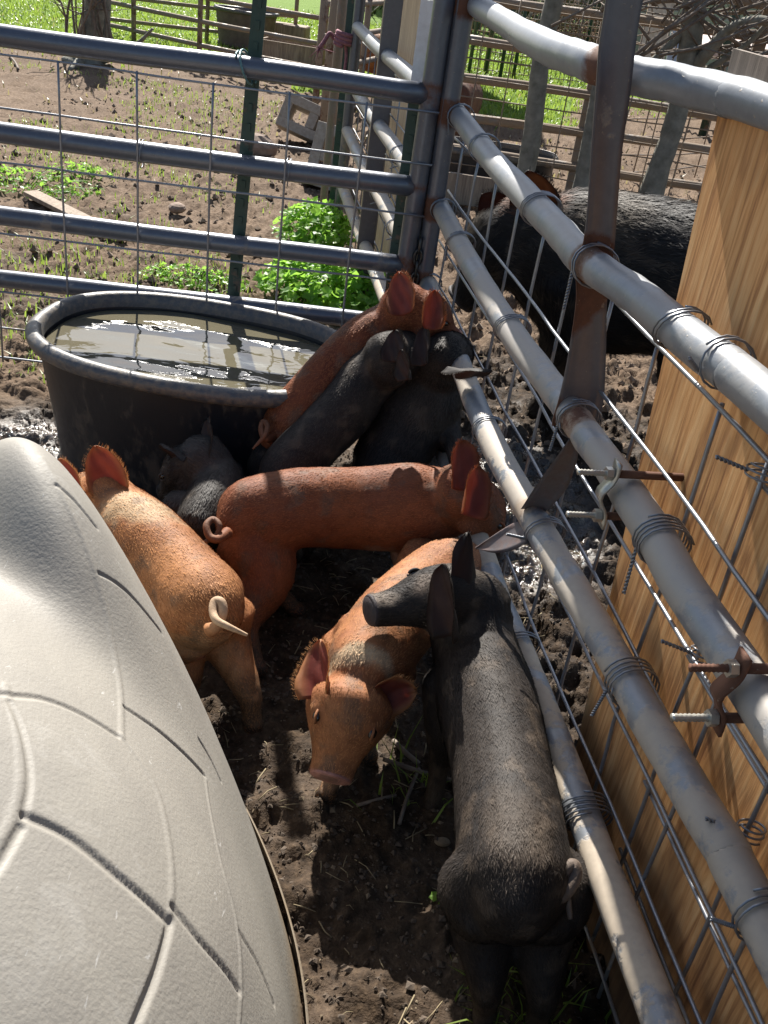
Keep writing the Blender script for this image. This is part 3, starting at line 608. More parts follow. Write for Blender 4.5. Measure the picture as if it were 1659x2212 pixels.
# ------------------------------------------------------------------ tub
def tub(name, c, a, b, h, rot, label, cat, taper=.06, rimw=.035, wall=None, water=None, wl=.05):
    t = thing(name, (c[0], c[1], 0), label, cat)
    n = 96; th = np.linspace(0, 2*np.pi, n, endpoint=False); ca, sa = math.cos(rot), math.sin(rot)
    def ring(ax, bx, z, wob=0):
        e = 2/2.5; x = np.sign(np.cos(th))*np.abs(np.cos(th))**e*ax; y = np.sign(np.sin(th))*np.abs(np.sin(th))**e*bx
        if wob: k = 1+wob*np.sin(th*3+1)+wob*.6*np.sin(th*5); x = x*k; y = y*k
        return np.stack([c[0]+x*ca-y*sa, c[1]+x*sa+y*ca, np.full(n, z)+ .003*np.sin(th*2+.5)], -1)
    def shell(rings, close=True):
        V = np.vstack(rings); F_ = []
        for i in range(len(rings)-1):
            for j in range(n): F_.append((i*n+j, i*n+(j+1) % n, (i+1)*n+(j+1) % n, (i+1)*n+j))
        return V, F_
    tp = taper
    prof = [(a-tp-.03, b-tp-.03, .0), (a-tp-.012, b-tp-.012, .008), (a-tp, b-tp, .03)]
    for k in np.linspace(.1, 1, 9): prof.append((a-rimw*.8-tp*(1-k)*.9, b-rimw*.8-tp*(1-k)*.9, .03+(h-.07)*k))
    V, F_ = shell([ring(*p, wob=.004) for p in prof]); mb = MB().add(V, F_)
    V, F_ = shell([ring(a-rimw*.8-.008, b-rimw*.8-.008, h-.03), ring(a-tp-.02, b-tp-.02, .02)]); mb.add(V, F_)
    V, F_ = shell([ring(a-tp-.02, b-tp-.02, .02), ring(.01, .01, .02)]); mb.add(V, F_)
    mb.build('basin', wall, t)
    rp_ = [(-.8*rimw, -.045), (-.2*rimw, -.042), (.0, -.03), (.002, -.010), (-.012, 0), (-rimw*.7, .002), (-rimw-.002, -.006), (-rimw-.006, -.03), (-rimw*1.2, -.04)]
    V, F_ = shell([ring(a+dx, b+dx, h+dz, wob=.004) for dx, dz in rp_]); MB().add(V, F_).build('rim', MAT['rim'], t)
    if water:
        zr = h-wl; k = 70; rr = np.linspace(0, 1, k); R_ = []
        for q in rr: R_.append(ring((a-rimw-.012)*q+1e-4, (b-rimw-.012)*q+1e-4, zr))
        V, F_ = shell(R_); x, y = V[:, 0]*ca+V[:, 1]*sa, -V[:, 0]*sa+V[:, 1]*ca
        d = np.hypot((x-x.mean())/1.5+.15, y-y.mean())
        V[:, 2] = zr+.0014*np.sin(x*13+2.2*np.sin(y*12))*np.sin(y*22+x*4)+.0030*(fbm(x*6, y*13, oct=3, seed=50)-.5)*1.5
        MB().add(V, F_).build('water_surface', water, t)
    return t
m = M('tub_plastic'); co = m.coord('world'); n1 = m.noise(26, 6, .7, m.coord('world', (1, 1, .45))); n2 = m.noise(7, 5, .6, co)
md = m.ramp(m.math('ADD', m.math('MULTIPLY', n1, .7), m.math('MULTIPLY', n2, .4)), (.58, 0.), (.70, 1.))
c = m.mix(m.math('MULTIPLY', md, .7), (.016, .018, .023), (.10, .08, .062)); m.P(color=c, rough=m.mix(md, (.42,)*3, (.9,)*3)); m.bump(n1, .3, .003); MAT['tub'] = m.m
m = M('tub_rim_plastic'); n1 = m.noise(55, 6, .7, m.coord('world')); md = m.ramp(n1, (.42, 0.), (.70, 1.))
m.P(color=m.mix(md, (.07, .075, .085), (.19, .16, .125)), rough=m.mix(md, (.34,)*3, (.7,)*3)); m.bump(n1, .4, .003); MAT['rim'] = m.m
m = M('murky_water'); m.P(color=m.mix(m.noise(5, 3, .5, m.coord('world')), (.115, .102, .066), (.145, .13, .088)), rough=.015, spec=1.); m.b.inputs['IOR'].default_value = 1.6; m.bump(m.noise(20, 1, .4, m.coord('world', (.8, 1.7, 1)), 1.2), .05, .012); MAT['water'] = m.m
tub('stock_tank', (-.598, 2.59), .468, .335, .46, -.09, 'oval black stock tank of murky water standing by the back gate', 'water tub', wall=MAT['tub'], water=MAT['water'], wl=.05)
MAT['fartub'] = simple('muddy_tub', (.09, .065, .055), (.16, .12, .10), 12, .8, .2)
pc = at(520, 108, 0); tub('stock_tank', (pc[0], pc[1]+.25), .42, .30, .46, -.1, 'muddy round stock tank far off behind the corral gates', 'water tub', wall=MAT['fartub'])
# ------------------------------------------------------------------ dog igloo (front left)
D0 = A_([-.58, .92, .0]); ph1 = .668
def se(Q, c, a, b, H_, ph, p, k):
    x = Q-c; u = (x[..., 0]*math.cos(ph)+x[..., 1]*math.sin(ph))/a; v = (-x[..., 0]*math.sin(ph)+x[..., 1]*math.cos(ph))/b; z = np.clip(x[..., 2]/H_, 0, 1.5)
    prof = np.clip((1-k*z), .05, 1)**2*(1-np.minimum(z, 1)**p)
    return (u*u+v*v)-prof+np.where(z > 1, (z-1)*3, 0)
def dome_f(Q):
    f1 = se(Q, A_([-.523, 1.215, 0]), .328, .750, .80, .661, 2.375, .558)
    f2 = se(Q, A_([-.580, .674, 0]), .570, .815, .815, .532, 2.089, .019)
    kk = 15.; return -np.log(np.exp(-kk*f1)+np.exp(-kk*f2))/kk
def dome_r(dirs):
    lo = np.full(dirs.shape[:-1], .03); hi = np.full(dirs.shape[:-1], 1.3)
    for _ in range(34):
        mid = (lo+hi)/2; ins = dome_f(D0+dirs*mid[..., None]) < 0
        lo = np.where(ins, mid, lo); hi = np.where(ins, hi, mid)
    return lo
na, ne = 1150, 540
th = np.linspace(0, 2*np.pi, na, endpoint=False); el = np.linspace(0, np.pi/2, ne)
TH, EL = np.meshgrid(th, el); dirs = np.stack([np.cos(EL)*np.cos(TH), np.cos(EL)*np.sin(TH), np.sin(EL)], -1)
DP = D0+dirs*dome_r(dirs)[..., None]
du = np.roll(DP, -1, 1)-np.roll(DP, 1, 1); dv = np.gradient(DP, axis=0); DN = nrm(np.cross(du, dv)); DN[-1] = A_([0, 0, 1])
DN = np.where(((DP-D0)*DN).sum(-1, keepdims=True) < 0, -DN, DN)
def dome_hit(px, py):
    d = ray(px, py); t = np.linspace(.3, 2.6, 1200); f = dome_f(CAMP+d*t[:, None]); f = np.where((CAMP+d*t[:, None])[:, 2] < 0, -1, f); k = np.argmax(f < 0); return CAMP+d*t[max(k, 0)]
G = [([(-60, 1480), (11, 1500), (90, 1510), (170, 1540), (254, 1590)], .007, .010), ([(268, 1529), (330, 1570), (400, 1630), (443, 1677)], .007, .009), ([(213, 1239), (270, 1275), (320, 1330), (350, 1368)], .006, .009),
     ([(122, 1050), (160, 1080), (190, 1115), (210, 1140)], .006, .009), ([(90, 990), (130, 1060), (195, 1207), (235, 1350), (258, 1480), (262, 1590)], -.0035, .012), ([(262, 1590), (330, 1690), (360, 1790), (372, 1900), (366, 1980)], -.003, .012),
     ([(368, 1990), (340, 2090), (300, 2190), (270, 2270)], .010, .013), ([(54, 1763), (150, 1810), (260, 1900), (356, 1982)], .011, .013), ([(372, 1958), (430, 2030), (490, 2100), (517, 2142)], .009, .011), ([(517, 2015), (560, 2090), (592, 2170)], .006, .009),
     ([(429, 1597), (455, 1640), (477, 1688)], .005, .008), ([(443, 1677), (472, 1840), (508, 1980), (520, 2100), (513, 2240)], -.0025, .010), ([(20, 1515), (50, 1590), (64, 1680), (52, 1760)], .006, .010), ([(12, 1480), (43, 1640), (30, 1750), (0, 1815)], -.003, .012), ([(45, 1788), (0, 1865), (-60, 1950)], .008, .012)]
disp = np.zeros(DP.shape[:2]); flatP = DP.reshape(-1, 3)
for pts, dep, wid in G:
    C = spline(A_([dome_hit(*p) for p in pts]), 14); best = np.full(len(flatP), 9.)
    lo_, hi_ = C.min(0)-.04, C.max(0)+.04; sel = np.where(((flatP > lo_) & (flatP < hi_)).all(1))[0]
    for i in range(len(C)-1):
        a, b = C[i], C[i+1]; ab = b-a; t = np.clip(((flatP[sel]-a)@ab)/(ab@ab+1e-12), 0, 1); best[sel] = np.minimum(best[sel], np.linalg.norm(flatP[sel]-a-t[:, None]*ab, axis=1))
    disp += (-dep*.40*smooth(wid*.62, wid*.12, best)).reshape(disp.shape)
disp += .0022*(fbm(DP[..., 0]*7, DP[..., 1]*7, DP[..., 2]*7+.01, oct=3, seed=60)-.5)
DPd = DP+DN*disp[..., None]
idx = np.arange(na*ne).reshape(ne, na); Fd = np.stack([idx[:-1], np.roll(idx[:-1], -1, 1), np.roll(idx[1:], -1, 1), idx[1:]], -1).reshape(-1, 4)
m = M('igloo_plastic'); co = m.coord('world'); n1 = m.noise(3.2, 5, .65, co, .4); n2 = m.noise(11, 5, .7, co, .8)
c = m.mix(m.ramp(n1, (.35, 0.), (.65, 1.)), (.31, .292, .256), (.245, .23, .205)); c = m.mix(m.ramp(n2, (.60, 0.), (.74, .6)), c, (.36, .345, .315))
sc = m.ramp(m.noise(16, 3, .5, m.coord('world', (6, 1.2, 2), (0, 0, .7)), 2.5), (.70, 0.), (.74, .7)); c = m.mix(sc, c, (.46, .45, .43))
sx = m.n('ShaderNodeSeparateXYZ'); m.t.links.new(co, sx.inputs[0]); lowd = m.ramp(m.math('ADD', sx.outputs[2], m.math('MULTIPLY', n2, .16)), (.09, 1.), (.20, 0.))
c = m.mix(m.math('MULTIPLY', lowd, .7), c, (.30, .21, .115)); stn = m.ramp(m.noise(8, 6, .75, co), (.69, 0.), (.77, .55)); c = m.mix(stn, c, (.20, .14, .09))
m.P(color=c, rough=.62, spec=.35); m.bump(m.noise(190, 3, .5, co), .35, .002); MAT['igloo'] = m.m
ig = thing('dog_igloo', (D0[0], D0[1], 0), 'pale grey plastic igloo shelter with moulded block grooves, close by on the left', 'animal shelter')
new_obj('dome_shell', DPd.reshape(-1, 3), Fd, MAT['igloo'], ig)
# base flange
r0 = DP[0]; ctr = r0.mean(0); fl_ = []
for k, z in ((1.0, .04), (1.008, .035), (1.012, .02), (1.014, .0), (1.01, -.01)): q = ctr+(r0-ctr)*k; q[:, 2] = z; fl_.append(q)
V = np.vstack(fl_); Ff = [(i*na+j, i*na+(j+1) % na, (i+1)*na+(j+1) % na, (i+1)*na+j) for i in range(4) for j in range(na)]
new_obj('base_flange', V, A_(Ff), MAT['igloo'], ig)
# ------------------------------------------------------------------ pigs
def coat_mat(name, sheen=.2, rough=.66, spec=.25):
    m = M(name); c = m.attr('Col', 'Color'); n = m.noise(85, 5, .65, m.coord('world')); n2 = m.noise(16, 4, .6, m.coord('world'))
    c = m.mix(m.ramp(n, (.3, .55), (.7, 0.)), c, m.mix(1., c, (.42, .38, .36), 'MULTIPLY')); c = m.mix(m.ramp(n2, (.35, .35), (.65, 0.)), c, m.mix(1., c, (.6, .55, .52), 'MULTIPLY'))
    n3 = m.noise(7, 5, .7, m.coord('world')); c = m.mix(m.ramp(n3, (.48, 0.), (.70, .55)), c, m.mix(1., c, (.45, .40, .38), 'MULTIPLY')); m.P(color=c, rough=rough, spec=spec); m.bump(n, .35, .003).bump(m.noise(240, 3, .6, m.coord('world')), .4, .0015); return m.m
def hair_mat(name):
    m = M(name); c = m.attr('Col', 'Color'); r = m.n('ShaderNodeNewGeometry').outputs['Random Per Island']
    c = m.mix(r, m.mix(1., c, (.82, .82, .82), 'MULTIPLY'), m.mix(1., c, (1.15, 1.15, 1.15), 'MULTIPLY')); m.P(color=c, rough=.62, spec=.22); return m.m
def ear_mat(name, c1, tc_, amt):
    m = M(name); n = m.noise(40, 4, .6, m.coord('world')); cc = m.mix(m.ramp(n, (.3, 0.), (.7, 1.)), c1, tuple(x*.65 for x in c1)); cc = m.mix(1., m.attr('Col', 'Color'), m.mix(n, (1.15, 1.1, 1.1), (.75, .7, .7)), 'MULTIPLY'); m.P(color=cc, rough=.6, spec=.3); m.bump(n, .3, .003)
    tr = m.n('ShaderNodeBsdfTranslucent', {'Color': tc_}); ms = m.n('ShaderNodeMixShader', {0: amt, 1: m.b.outputs[0], 2: tr}); m.t.links.new(ms.outputs[0], m.out.inputs[0]); return m.m
MAT['coat'] = coat_mat('pig_skin'); MAT['hair'] = hair_mat('pig_bristles')
MAT['ear_red'] = ear_mat('red_pig_ear', (.34, .15, .09), (.62, .22, .13), .30); MAT['ear_black'] = ear_mat('black_pig_ear', (.06, .045, .04), (.16, .07, .05), .25)
m = M('pig_eye'); m.P(color=(.012, .008, .006), rough=.08, spec=.8); MAT['eye'] = m.m
m = M('nostril'); m.P(color=(.02, .012, .01), rough=.6); MAT['nostril'] = m.m
def loft(P, rw, rh, up=None, n=4, seg=22, upv=None):
    """closed elliptical loft; rw sideways, rh along up"""
    A = np.hstack([A_(P, float), A_(rw, float)[:, None], A_(rh, float)[:, None]]); A = spline(A, n); P, rw, rh = A[:, :3], A[:, 3], A[:, 4]
    T = nrm(np.gradient(P, axis=0)); u = A_([0, 0, 1.]) if up is None else A_(up, float)
    X = nrm(np.cross(T, u)); Y_ = np.cross(X, T); a = np.linspace(0, 2*np.pi, seg, endpoint=False)
    V = P[:, None]+np.cos(a)[None, :, None]*X[:, None]*rw[:, None, None]+np.sin(a)[None, :, None]*Y_[:, None]*rh[:, None, None]; N_ = len(P)
    # rounded ends
    e0 = P[0]-T[0]*rw[0]*.55; e1 = P[-1]+T[-1]*rw[-1]*.55
    r0_ = P[0]-T[0]*rw[0]*.35+(V[0]-P[0])*.72; r1_ = P[-1]+T[-1]*rw[-1]*.35+(V[-1]-P[-1])*.72
    V = np.vstack([e0[None], r0_, V.reshape(-1, 3), r1_, e1[None]]); N_ += 2; F_ = []
    for i in range(N_-1):
        for j in range(seg): F_.append((1+i*seg+j, 1+i*seg+(j+1) % seg, 1+(i+1)*seg+(j+1) % seg, 1+(i+1)*seg+j))
    last = 1+N_*seg
    for j in range(seg): F_.append((0, 1+(j+1) % seg, 1+j)); F_.append((last, 1+(N_-1)*seg+j, 1+(N_-1)*seg+(j+1) % seg))
    return V, F_, P, T, (rw+rh)/2
def ear_mesh(mb, B, T_, nr, W, cup=.35, curl=.0, th=.0035, rnd=False):
    B, T_ = A_(B), A_(T_); B = B-nrm(T_-B)*.012; a = T_-B; Ln = np.linalg.norm(a); a = a/Ln; nr = A_(nr, float); nr = nrm(nr-a*(nr@a)); s = np.cross(a, nr); nu, nv = 16, 11
    u = np.linspace(0, 1, nu); v = np.linspace(-1, 1, nv); w_ = np.interp(u, [0, .15, .35, .55, .75, .88, .96, 1], [.86, .97, 1, .98, .86, .64, .40, .08] if rnd else [.86, .96, 1, .90, .70, .46, .24, .05])*W/2
    UU, VV = np.meshgrid(u, v, indexing='ij'); WW = w_[:, None]
    base = B+a*(UU*Ln)[..., None]+s*(VV*WW)[..., None]+nr*((cup*WW*VV**2*(1.9-1.35*UU))+curl*Ln*UU**2.2)[..., None]
    base = base+nr*(.0025*np.sin(VV*7+UU*9))[..., None]
    k = nu*nv; back = base-nr*(th*(1-.8*np.abs(VV)**3)*(1.25-UU*.6))[..., None]; V = np.vstack([base.reshape(-1, 3), back.reshape(-1, 3)]); F_ = []; Mm = []
    for i in range(nu-1):
        for j in range(nv-1):
            q = i*nv+j; F_.append((q, q+1, q+nv+1, q+nv)); F_.append((k+q, k+q+nv, k+q+nv+1, k+q+1))
    for i in range(nu-1):
        q = i*nv; F_.append((q, q+nv, k+q+nv, k+q)); q = i*nv+nv-1; F_.append((q, k+q, k+q+nv, q+nv))
    q = (nu-1)*nv
    for j in range(nv-1): F_.append((q+j, q+j+1, k+q+j+1, k+q+j)); F_.append((j, k+j, k+j+1, j+1))
    mb.add(V, F_, 1); return V, a
def sphere(mb, c, r, m, sx=(1, 1, 1), ax=None, n=10):
    th_ = np.linspace(0, np.pi, n+1)[1:-1]; ph = np.linspace(0, 2*np.pi, n*2, endpoint=False); ax = np.eye(3) if ax is None else A_(ax)
    V = [A_([0, 0, 1.])]+[A_([math.sin(t)*math.cos(p), math.sin(t)*math.sin(p), math.cos(t)]) for t in th_ for p in ph]+[A_([0, 0, -1.])]
    V = (A_(V)*r*A_(sx))@ax+A_(c); N_ = 2*n; F_ = [(0, 1+j, 1+(j+1) % N_) for j in range(N_)]
    for i in range(n-2):
        for j in range(N_): F_.append((1+i*N_+j, 1+(i+1)*N_+j, 1+(i+1)*N_+(j+1) % N_, 1+i*N_+(j+1) % N_))
    b = 1+(n-2)*N_; F_ += [(b+j, len(V)-1, b+(j+1) % N_) for j in range(N_)]
    mb.add(V, F_, m)
def remesh(V, F_, voxel, smooth_it=6):
    me = bpy.data.meshes.new('tmp'); me.from_pydata(V.tolist(), [], F_); me.update(); o = bpy.data.objects.new('tmp', me); S.collection.objects.link(o)
    r = o.modifiers.new('r', 'REMESH'); r.mode = 'VOXEL'; r.voxel_size = voxel
    s = o.modifiers.new('s', 'SMOOTH'); s.factor = .5; s.iterations = smooth_it
    dg = bpy.context.evaluated_depsgraph_get(); ev = o.evaluated_get(dg); m2 = ev.to_mesh()
    nv = len(m2.vertices); v = np.empty(nv*3); m2.vertices.foreach_get('co', v); v = v.reshape(-1, 3); nn = np.empty(nv*3); m2.vertices.foreach_get('normal', nn); nn = nn.reshape(-1, 3)
    f = [tuple(p.vertices) for p in m2.polygons]; ev.to_mesh_clear(); bpy.data.objects.remove(o); bpy.data.meshes.remove(me); return v, nn, f
def pig(label, spine, head, ears, legs, tail, col, sc=1., voxel=.006, hairs=14000, hlen=.0085, patches=(), group='pigs in the pen', name='pig', hup=None, ear='ear_red', black=False, headL=None, hw=1.0, mz=1., ey=(.050, .024), hroot=None, wet=0., belly=None, eyes=True):
    """spine: (point, rw, rh) rump -> neck; head: (base, snout tip)"""
    SP = A_([s[0] for s in spine]); rw = A_([s[1] for s in spine])*sc; rh = A_([s[2] for s in spine])*sc
    uu_ = np.linspace(0, 1, len(SP)); rw = rw*(1-.10*np.exp(-((uu_-.42)/.16)**2)); rh = rh*(1-.10*np.exp(-((uu_-.34)/.13)**2)); SP = SP+A_([0, 0, 1.])*(.007*sc*np.exp(-((uu_-.34)/.13)**2))[:, None]
    VV = []; FF = []; n0 = 0; SK = []
    def put(t):
        nonlocal n0
        V, F_, P, T, R_ = t; VV.append(V); FF.extend([tuple(i+n0 for i in q) for q in F_]); n0 += len(V); SK.append((P, T, R_))
    put(loft(SP, rw, rh))
    # haunch and shoulder masses
    hb, ht = A_(head[0]), A_(head[1]); hd = nrm(ht-hb); HL = np.linalg.norm(ht-hb)
    up = nrm(A_([0, 0, 1.]) if hup is None else A_(hup)); up = nrm(up-hd*(up@hd)); sd_ = np.cross(hd, up); q = sc*hw
    back = hb-hd*.045*sc
    fr = A_([-.03*sc/HL if HL else 0, .0, .18, .36, .52, .68, .82, .93, 1.0]); ww = A_([.050, .062, .066, .063, .053, .042, .036, .034, .035])*q; ww[:2] /= hw; ww[-4:] *= mz; hh = A_([.052, .064, .068, .062, .049, .038, .031, .029, .030])*q; hh[:2] /= hw; hh[-4:] *= mz
    drop = A_([0, 0, .002, .003, .000, -.006, -.010, -.010, -.009])*sc
    HP = hb+hd*(fr*HL)[:, None]+up*drop[:, None]
    V, F_, P, T, R_ = loft(HP, ww, hh, up=up, n=4, seg=24)
    ft = ht+up*(-.009*sc); ex = (V-ft)@hd; sel = ex > -.001; V[sel] -= hd*(ex[sel]*.60)[:, None]          # flat snout disc
    put((V, F_, P, -T, R_))
    put(loft(A_([SP[-1]-(SP[-1]-SP[-2])*.3, (SP[-1]+back)/2, hb+hd*HL*.06]), A_([rw[-1]*.98, .072*sc, .058*sc]), A_([rh[-1]*.98, .078*sc, .060*sc])))
    # jowls and brow
    for s in (-1, 1):
        put(loft(A_([hb+hd*HL*.12+sd_*s*.036*q-up*.028*q, hb+hd*HL*.36+sd_*s*.032*q-up*.026*q]), A_([.034, .028])*q, A_([.036, .028])*q, n=3, seg=14))
        put(loft(A_([hb+hd*HL*.34+sd_*s*.036*q+up*.034*q, hb+hd*HL*.50+sd_*s*.034*q+up*.022*q]), A_([.020, .016])*q, A_([.018, .014])*q, n=3, seg=12))
    # legs
    for lg in legs:
        pts = A_(lg['p']); rr = A_(lg.get('r', [.062, .046, .026, .0185, .0195, .021])[:len(pts)])*sc
        if len(rr) < len(pts): rr = np.interp(np.linspace(0, 1, len(pts)), np.linspace(0, 1, len(rr)), rr)
        i_ = int(np.argmin(np.linalg.norm(SP-pts[0], axis=1))); ow = pts[0]-SP[i_]; ow[2] = 0; tn = SP[min(i_+1, len(SP)-1)]-SP[max(i_-1, 0)]; tn[2] = 0; tn = nrm(tn); ow = ow-tn*(ow@tn); ow = nrm(ow) if np.linalg.norm(ow) > .01 else A_([0, 0, 0])
        ham = lg['r'][0] > .073 if 'r' in lg else True; kx = sc*(.9 if ham else .60); ow = ow*(1 if ham else .15)
        put(loft(A_([pts[0]+ow*.028*sc+A_([0, 0, .055*sc]), pts[0]+ow*.022*sc, pts[1]+ow*.004*sc]), A_([.040, .062, .046])*kx, A_([.048, .066, .050])*kx, up=lg.get('up', (.2, 1, .1)), n=4, seg=14))
        t = loft(pts, rr, rr*1.08, up=lg.get('up', (.2, 1, .1)), n=4, seg=14); put((t[0], t[1], t[2], -t[3], t[4]))
    v, nn, f = remesh(np.vstack(VV), FF, voxel*max(sc, .7) if sc < 1.5 else voxel*2.2, 9)
    nfl = -1
    SKP = np.vstack([s[0] for s in SK]); SKT = np.vstack([(-s[1]) if i == 0 else s[1] for i, s in enumerate(SK)]); SKR = np.concatenate([s[2] for s in SK])
    v = v+nn*((fbm(v[:, 0]*14, v[:, 1]*14, v[:, 2]*14, oct=3, seed=9)-.5)*.006*sc)[:, None]
    flow = np.zeros_like(v)
    for i in range(0, len(v), 4000):
        d = np.linalg.norm(v[i:i+4000, None]-SKP[None], axis=2)/SKR[None]; flow[i:i+4000] = SKT[np.argmin(d, 1)]
    # colours
    base, alt, low = [A_(c) for c in col]
    n1 = fbm(v[:, 0]*11, v[:, 1]*11, v[:, 2]*11, oct=4, seed=12)[:, None]; n2 = fbm(v[:, 0]*55, v[:, 1]*55, v[:, 2]*55, oct=3, seed=13)[:, None]
    C = base*(1-smooth(.35, .65, n1))+alt*smooth(.35, .65, n1); C = C*(.78+.44*n2)
    lw = smooth(.16*sc, .03*sc, v[:, 2]-0)[:, None]*(1 if belly is None else belly); C = C*(1-lw)+low*lw*(.7+.6*n2); mk = smooth(.50, .62, n1[:, 0]*.6+n2[:, 0]*.4+.22*smooth(.17*sc, .03*sc, v[:, 2]))[:, None]*smooth(.20*sc, .08*sc, v[:, 2])[:, None]*.85; C = C*(1-mk)+A_([.085, .062, .043])*mk
    for c_, r_, pc_ in patches:
        k = smooth(1.35, .55, np.linalg.norm((v-A_(c_))/A_(r_), axis=1)+(n1[:, 0]-.5)*1.1+(n2[:, 0]-.5)*.8)[:, None]; C = C*(1-k)+A_(pc_)*k*(.75+.5*n2)
    hf = smooth(.034*sc, .022*sc, v[:, 2])[:, None]; C = C*(1-hf)+A_([.040, .030, .024])*hf
    k = smooth(.985*HL-.006*sc, HL-.001, (v-hb)@hd)*smooth(.05*sc, .04*sc, np.linalg.norm(v-ft, axis=1)); k = k[:, None]; sn = A_([.060, .052, .055]) if black else A_([.50, .26, .22]); C = C*(1-k)+sn*k
    md = smooth(.56, .70, fbm(v[:, 0]*30, v[:, 1]*30, v[:, 2]*30, oct=4, seed=33))[:, None]*.55; C = C*(1-md)+A_([.13, .10, .075])*md
    mb = MB(); mb.add(v, f, 0)
    allc = [C]
    EV = []; EY = []
    for e in ears:
        V_, a_ = ear_mesh(mb, e['b'], e['t'], e['n'], e.get('w', .075)*sc, e.get('cup', .35), e.get('curl', 0), rnd=e.get('rnd', False)); EV.append((V_, a_, e)); uu, vv_ = np.meshgrid(np.linspace(0, 1, 16), np.linspace(-1, 1, 11), indexing='ij'); kr = np.clip(smooth(.62, 1., np.abs(vv_))+smooth(.8, 1., uu), 0, 1).ravel()[:, None]
        pale = A_(hroot if hroot is not None else base)*(.55 if black else 1); cen = A_(e['c']) if 'c' in e else (A_([.20, .055, .04]) if not black else A_([.05, .034, .030])); nz = fbm(V_[:176, 0]*50, V_[:176, 1]*50, V_[:176, 2]*50, oct=3, seed=91)[:, None]
        fr_ = cen*(1-kr)+pale*.8*kr; fr_ = fr_*(.55+.9*nz); allc.append(np.vstack([fr_, base*(1-kr*.5)+pale*kr*.5+0*nz]))
    def addc(n): allc.append(np.tile(base, (n, 1)))
    if eyes:
        for s in (-1, 1):
            c0 = hb+hd*HL*.47+sd_*s*ey[0]*q+up*ey[1]*q; k0 = mb.n; d0 = np.linalg.norm(v-c0, axis=1); vi = int(np.argmin(d0)); c0 = v[vi]-nn[vi]*.0038*sc
            c0 = c0+nn[vi]*.0012*sc; EY.append(c0); sphere(mb, c0, .0100*sc, 2, sx=(1.15, .8, .9), ax=(hd, up, sd_)); addc(mb.n-k0)
            for su in (-1, 1):
                k0 = mb.n; t_ = np.linspace(-1.25, 1.25, 11); arc = c0+nn[vi]*.0045*sc+hd*(np.sin(t_)*.0135*sc)[:, None]+up*su*(np.cos(t_)*.0088*sc)[:, None]-nn[vi]*(t_**2*.0022*sc)[:, None]
                mb.tube(arc, .0029*sc, 7, m=0); allc.append(np.tile(base*(3.2 if black else .8), (mb.n-k0, 1)))
            c1 = ft+sd_*s*.0105*q-hd*.0012*sc; k0 = mb.n; sphere(mb, c1, .0052*sc, 3, sx=(1.0, 1.25, .5), ax=(sd_, up, hd)); addc(mb.n-k0)
        for s in (-1, 1):
            k0 = mb.n; t_ = np.linspace(.90, .60, 8); tg = hb+hd*(t_*HL)[:, None]+sd_*s*.045*q-up*(.016*q+.012*(t_[:, None]-.6)*0); ms_ = []
            for p_ in tg: i_ = int(np.argmin(np.linalg.norm(v-p_, axis=1))); ms_.append(v[i_]-nn[i_]*.0006)
            ms_ = spline(A_(ms_), 2); mb.tube(ms_, .0020*sc, 6, m=3); addc(mb.n-k0)
        k0 = mb.n; t_ = np.linspace(0, 2*np.pi, 30); mb.tube(ft-hd*.003*sc+np.cos(t_)[:, None]*sd_*.0275*q+np.sin(t_)[:, None]*up*.0255*q, .0042*sc, 8, cap=False, m=0)
        allc.append(np.tile(sn, (mb.n-k0, 1)))
    if tail is not None:
        k0 = mb.n; P = spline(A_(tail['p']), 7); mb.tube(P, np.interp(np.linspace(0, 1, len(P)), [0, .12, .75, 1], A_([.0135, .0095, .0062, .0028])*sc*tail.get('k', 1)), 10); kt = np.repeat(smooth(.0, .30, np.linspace(0, 1, len(P))), 10)[:, None]; allc.append((base*(1-kt)+A_(tail.get('c', base))*kt)[:mb.n-k0])
        SKP = np.vstack([SKP, P])
    o = new_obj(name, np.vstack(mb.v), mb.f, [MAT['coat'], MAT[ear], MAT['eye'], MAT['nostril']], None, True, fmat=mb.m, cols=np.vstack(allc))
    tag(o, label, 'pig', group)
    # bristles
    fa = A_([q_[:3] for q_ in f]); ar = np.linalg.norm(np.cross(v[fa[:, 1]]-v[fa[:, 0]], v[fa[:, 2]]-v[fa[:, 0]]), axis=1)
    fc = v[fa].mean(1); tv = (nn[fa[:, 0]]*(CAMP-fc)).sum(1); pr_ = ar*np.where(tv > -.15*np.linalg.norm(CAMP-fc, axis=1), 1, .25); pr_ *= np.where(np.linalg.norm(fc-ft, axis=1) < .03*sc, .05, 1)
    for c_ in EY: pr_ *= np.where(np.linalg.norm(fc-c_, axis=1) < .019*sc, 0, 1)
    pk = rs.choice(len(fa), hairs, p=pr_/pr_.sum()); bc = rs.random((hairs, 3)); bc /= bc.sum(1, keepdims=True); tri = fa[pk]
    R0 = (v[tri]*bc[..., None]).sum(1); N0 = nrm((nn[tri]*bc[..., None]).sum(1)); D_ = flow[tri[:, 0]]; D_ = nrm(D_-N0*(D_*N0).sum(1, keepdims=True)+rs.normal(size=(hairs, 3))*.22)
    D_ = nrm(D_-N0*(D_*N0).sum(1, keepdims=True)); cl = (fbm(R0[:, 0]*60, R0[:, 1]*60, R0[:, 2]*60, oct=2, seed=44)-.5)[:, None]
    D_ = nrm(D_+np.cross(N0, D_)*cl*1.3); l = hlen*(.45+.9*rs.random(hairs))[:, None]; sdv = np.cross(D_, N0)
    wd = (.00055 if sc < 1.5 else .0016)*(.7+.7*rs.random(hairs))[:, None]*(1 if sc < 1.5 else 1)
    wd = wd*np.clip(np.linalg.norm(R0-CAMP, axis=1)/1.5, .9, 1.8)[:, None] if sc < 1.5 else wd
    lift = (.06+.20*rs.random(hairs)**3)[:, None]
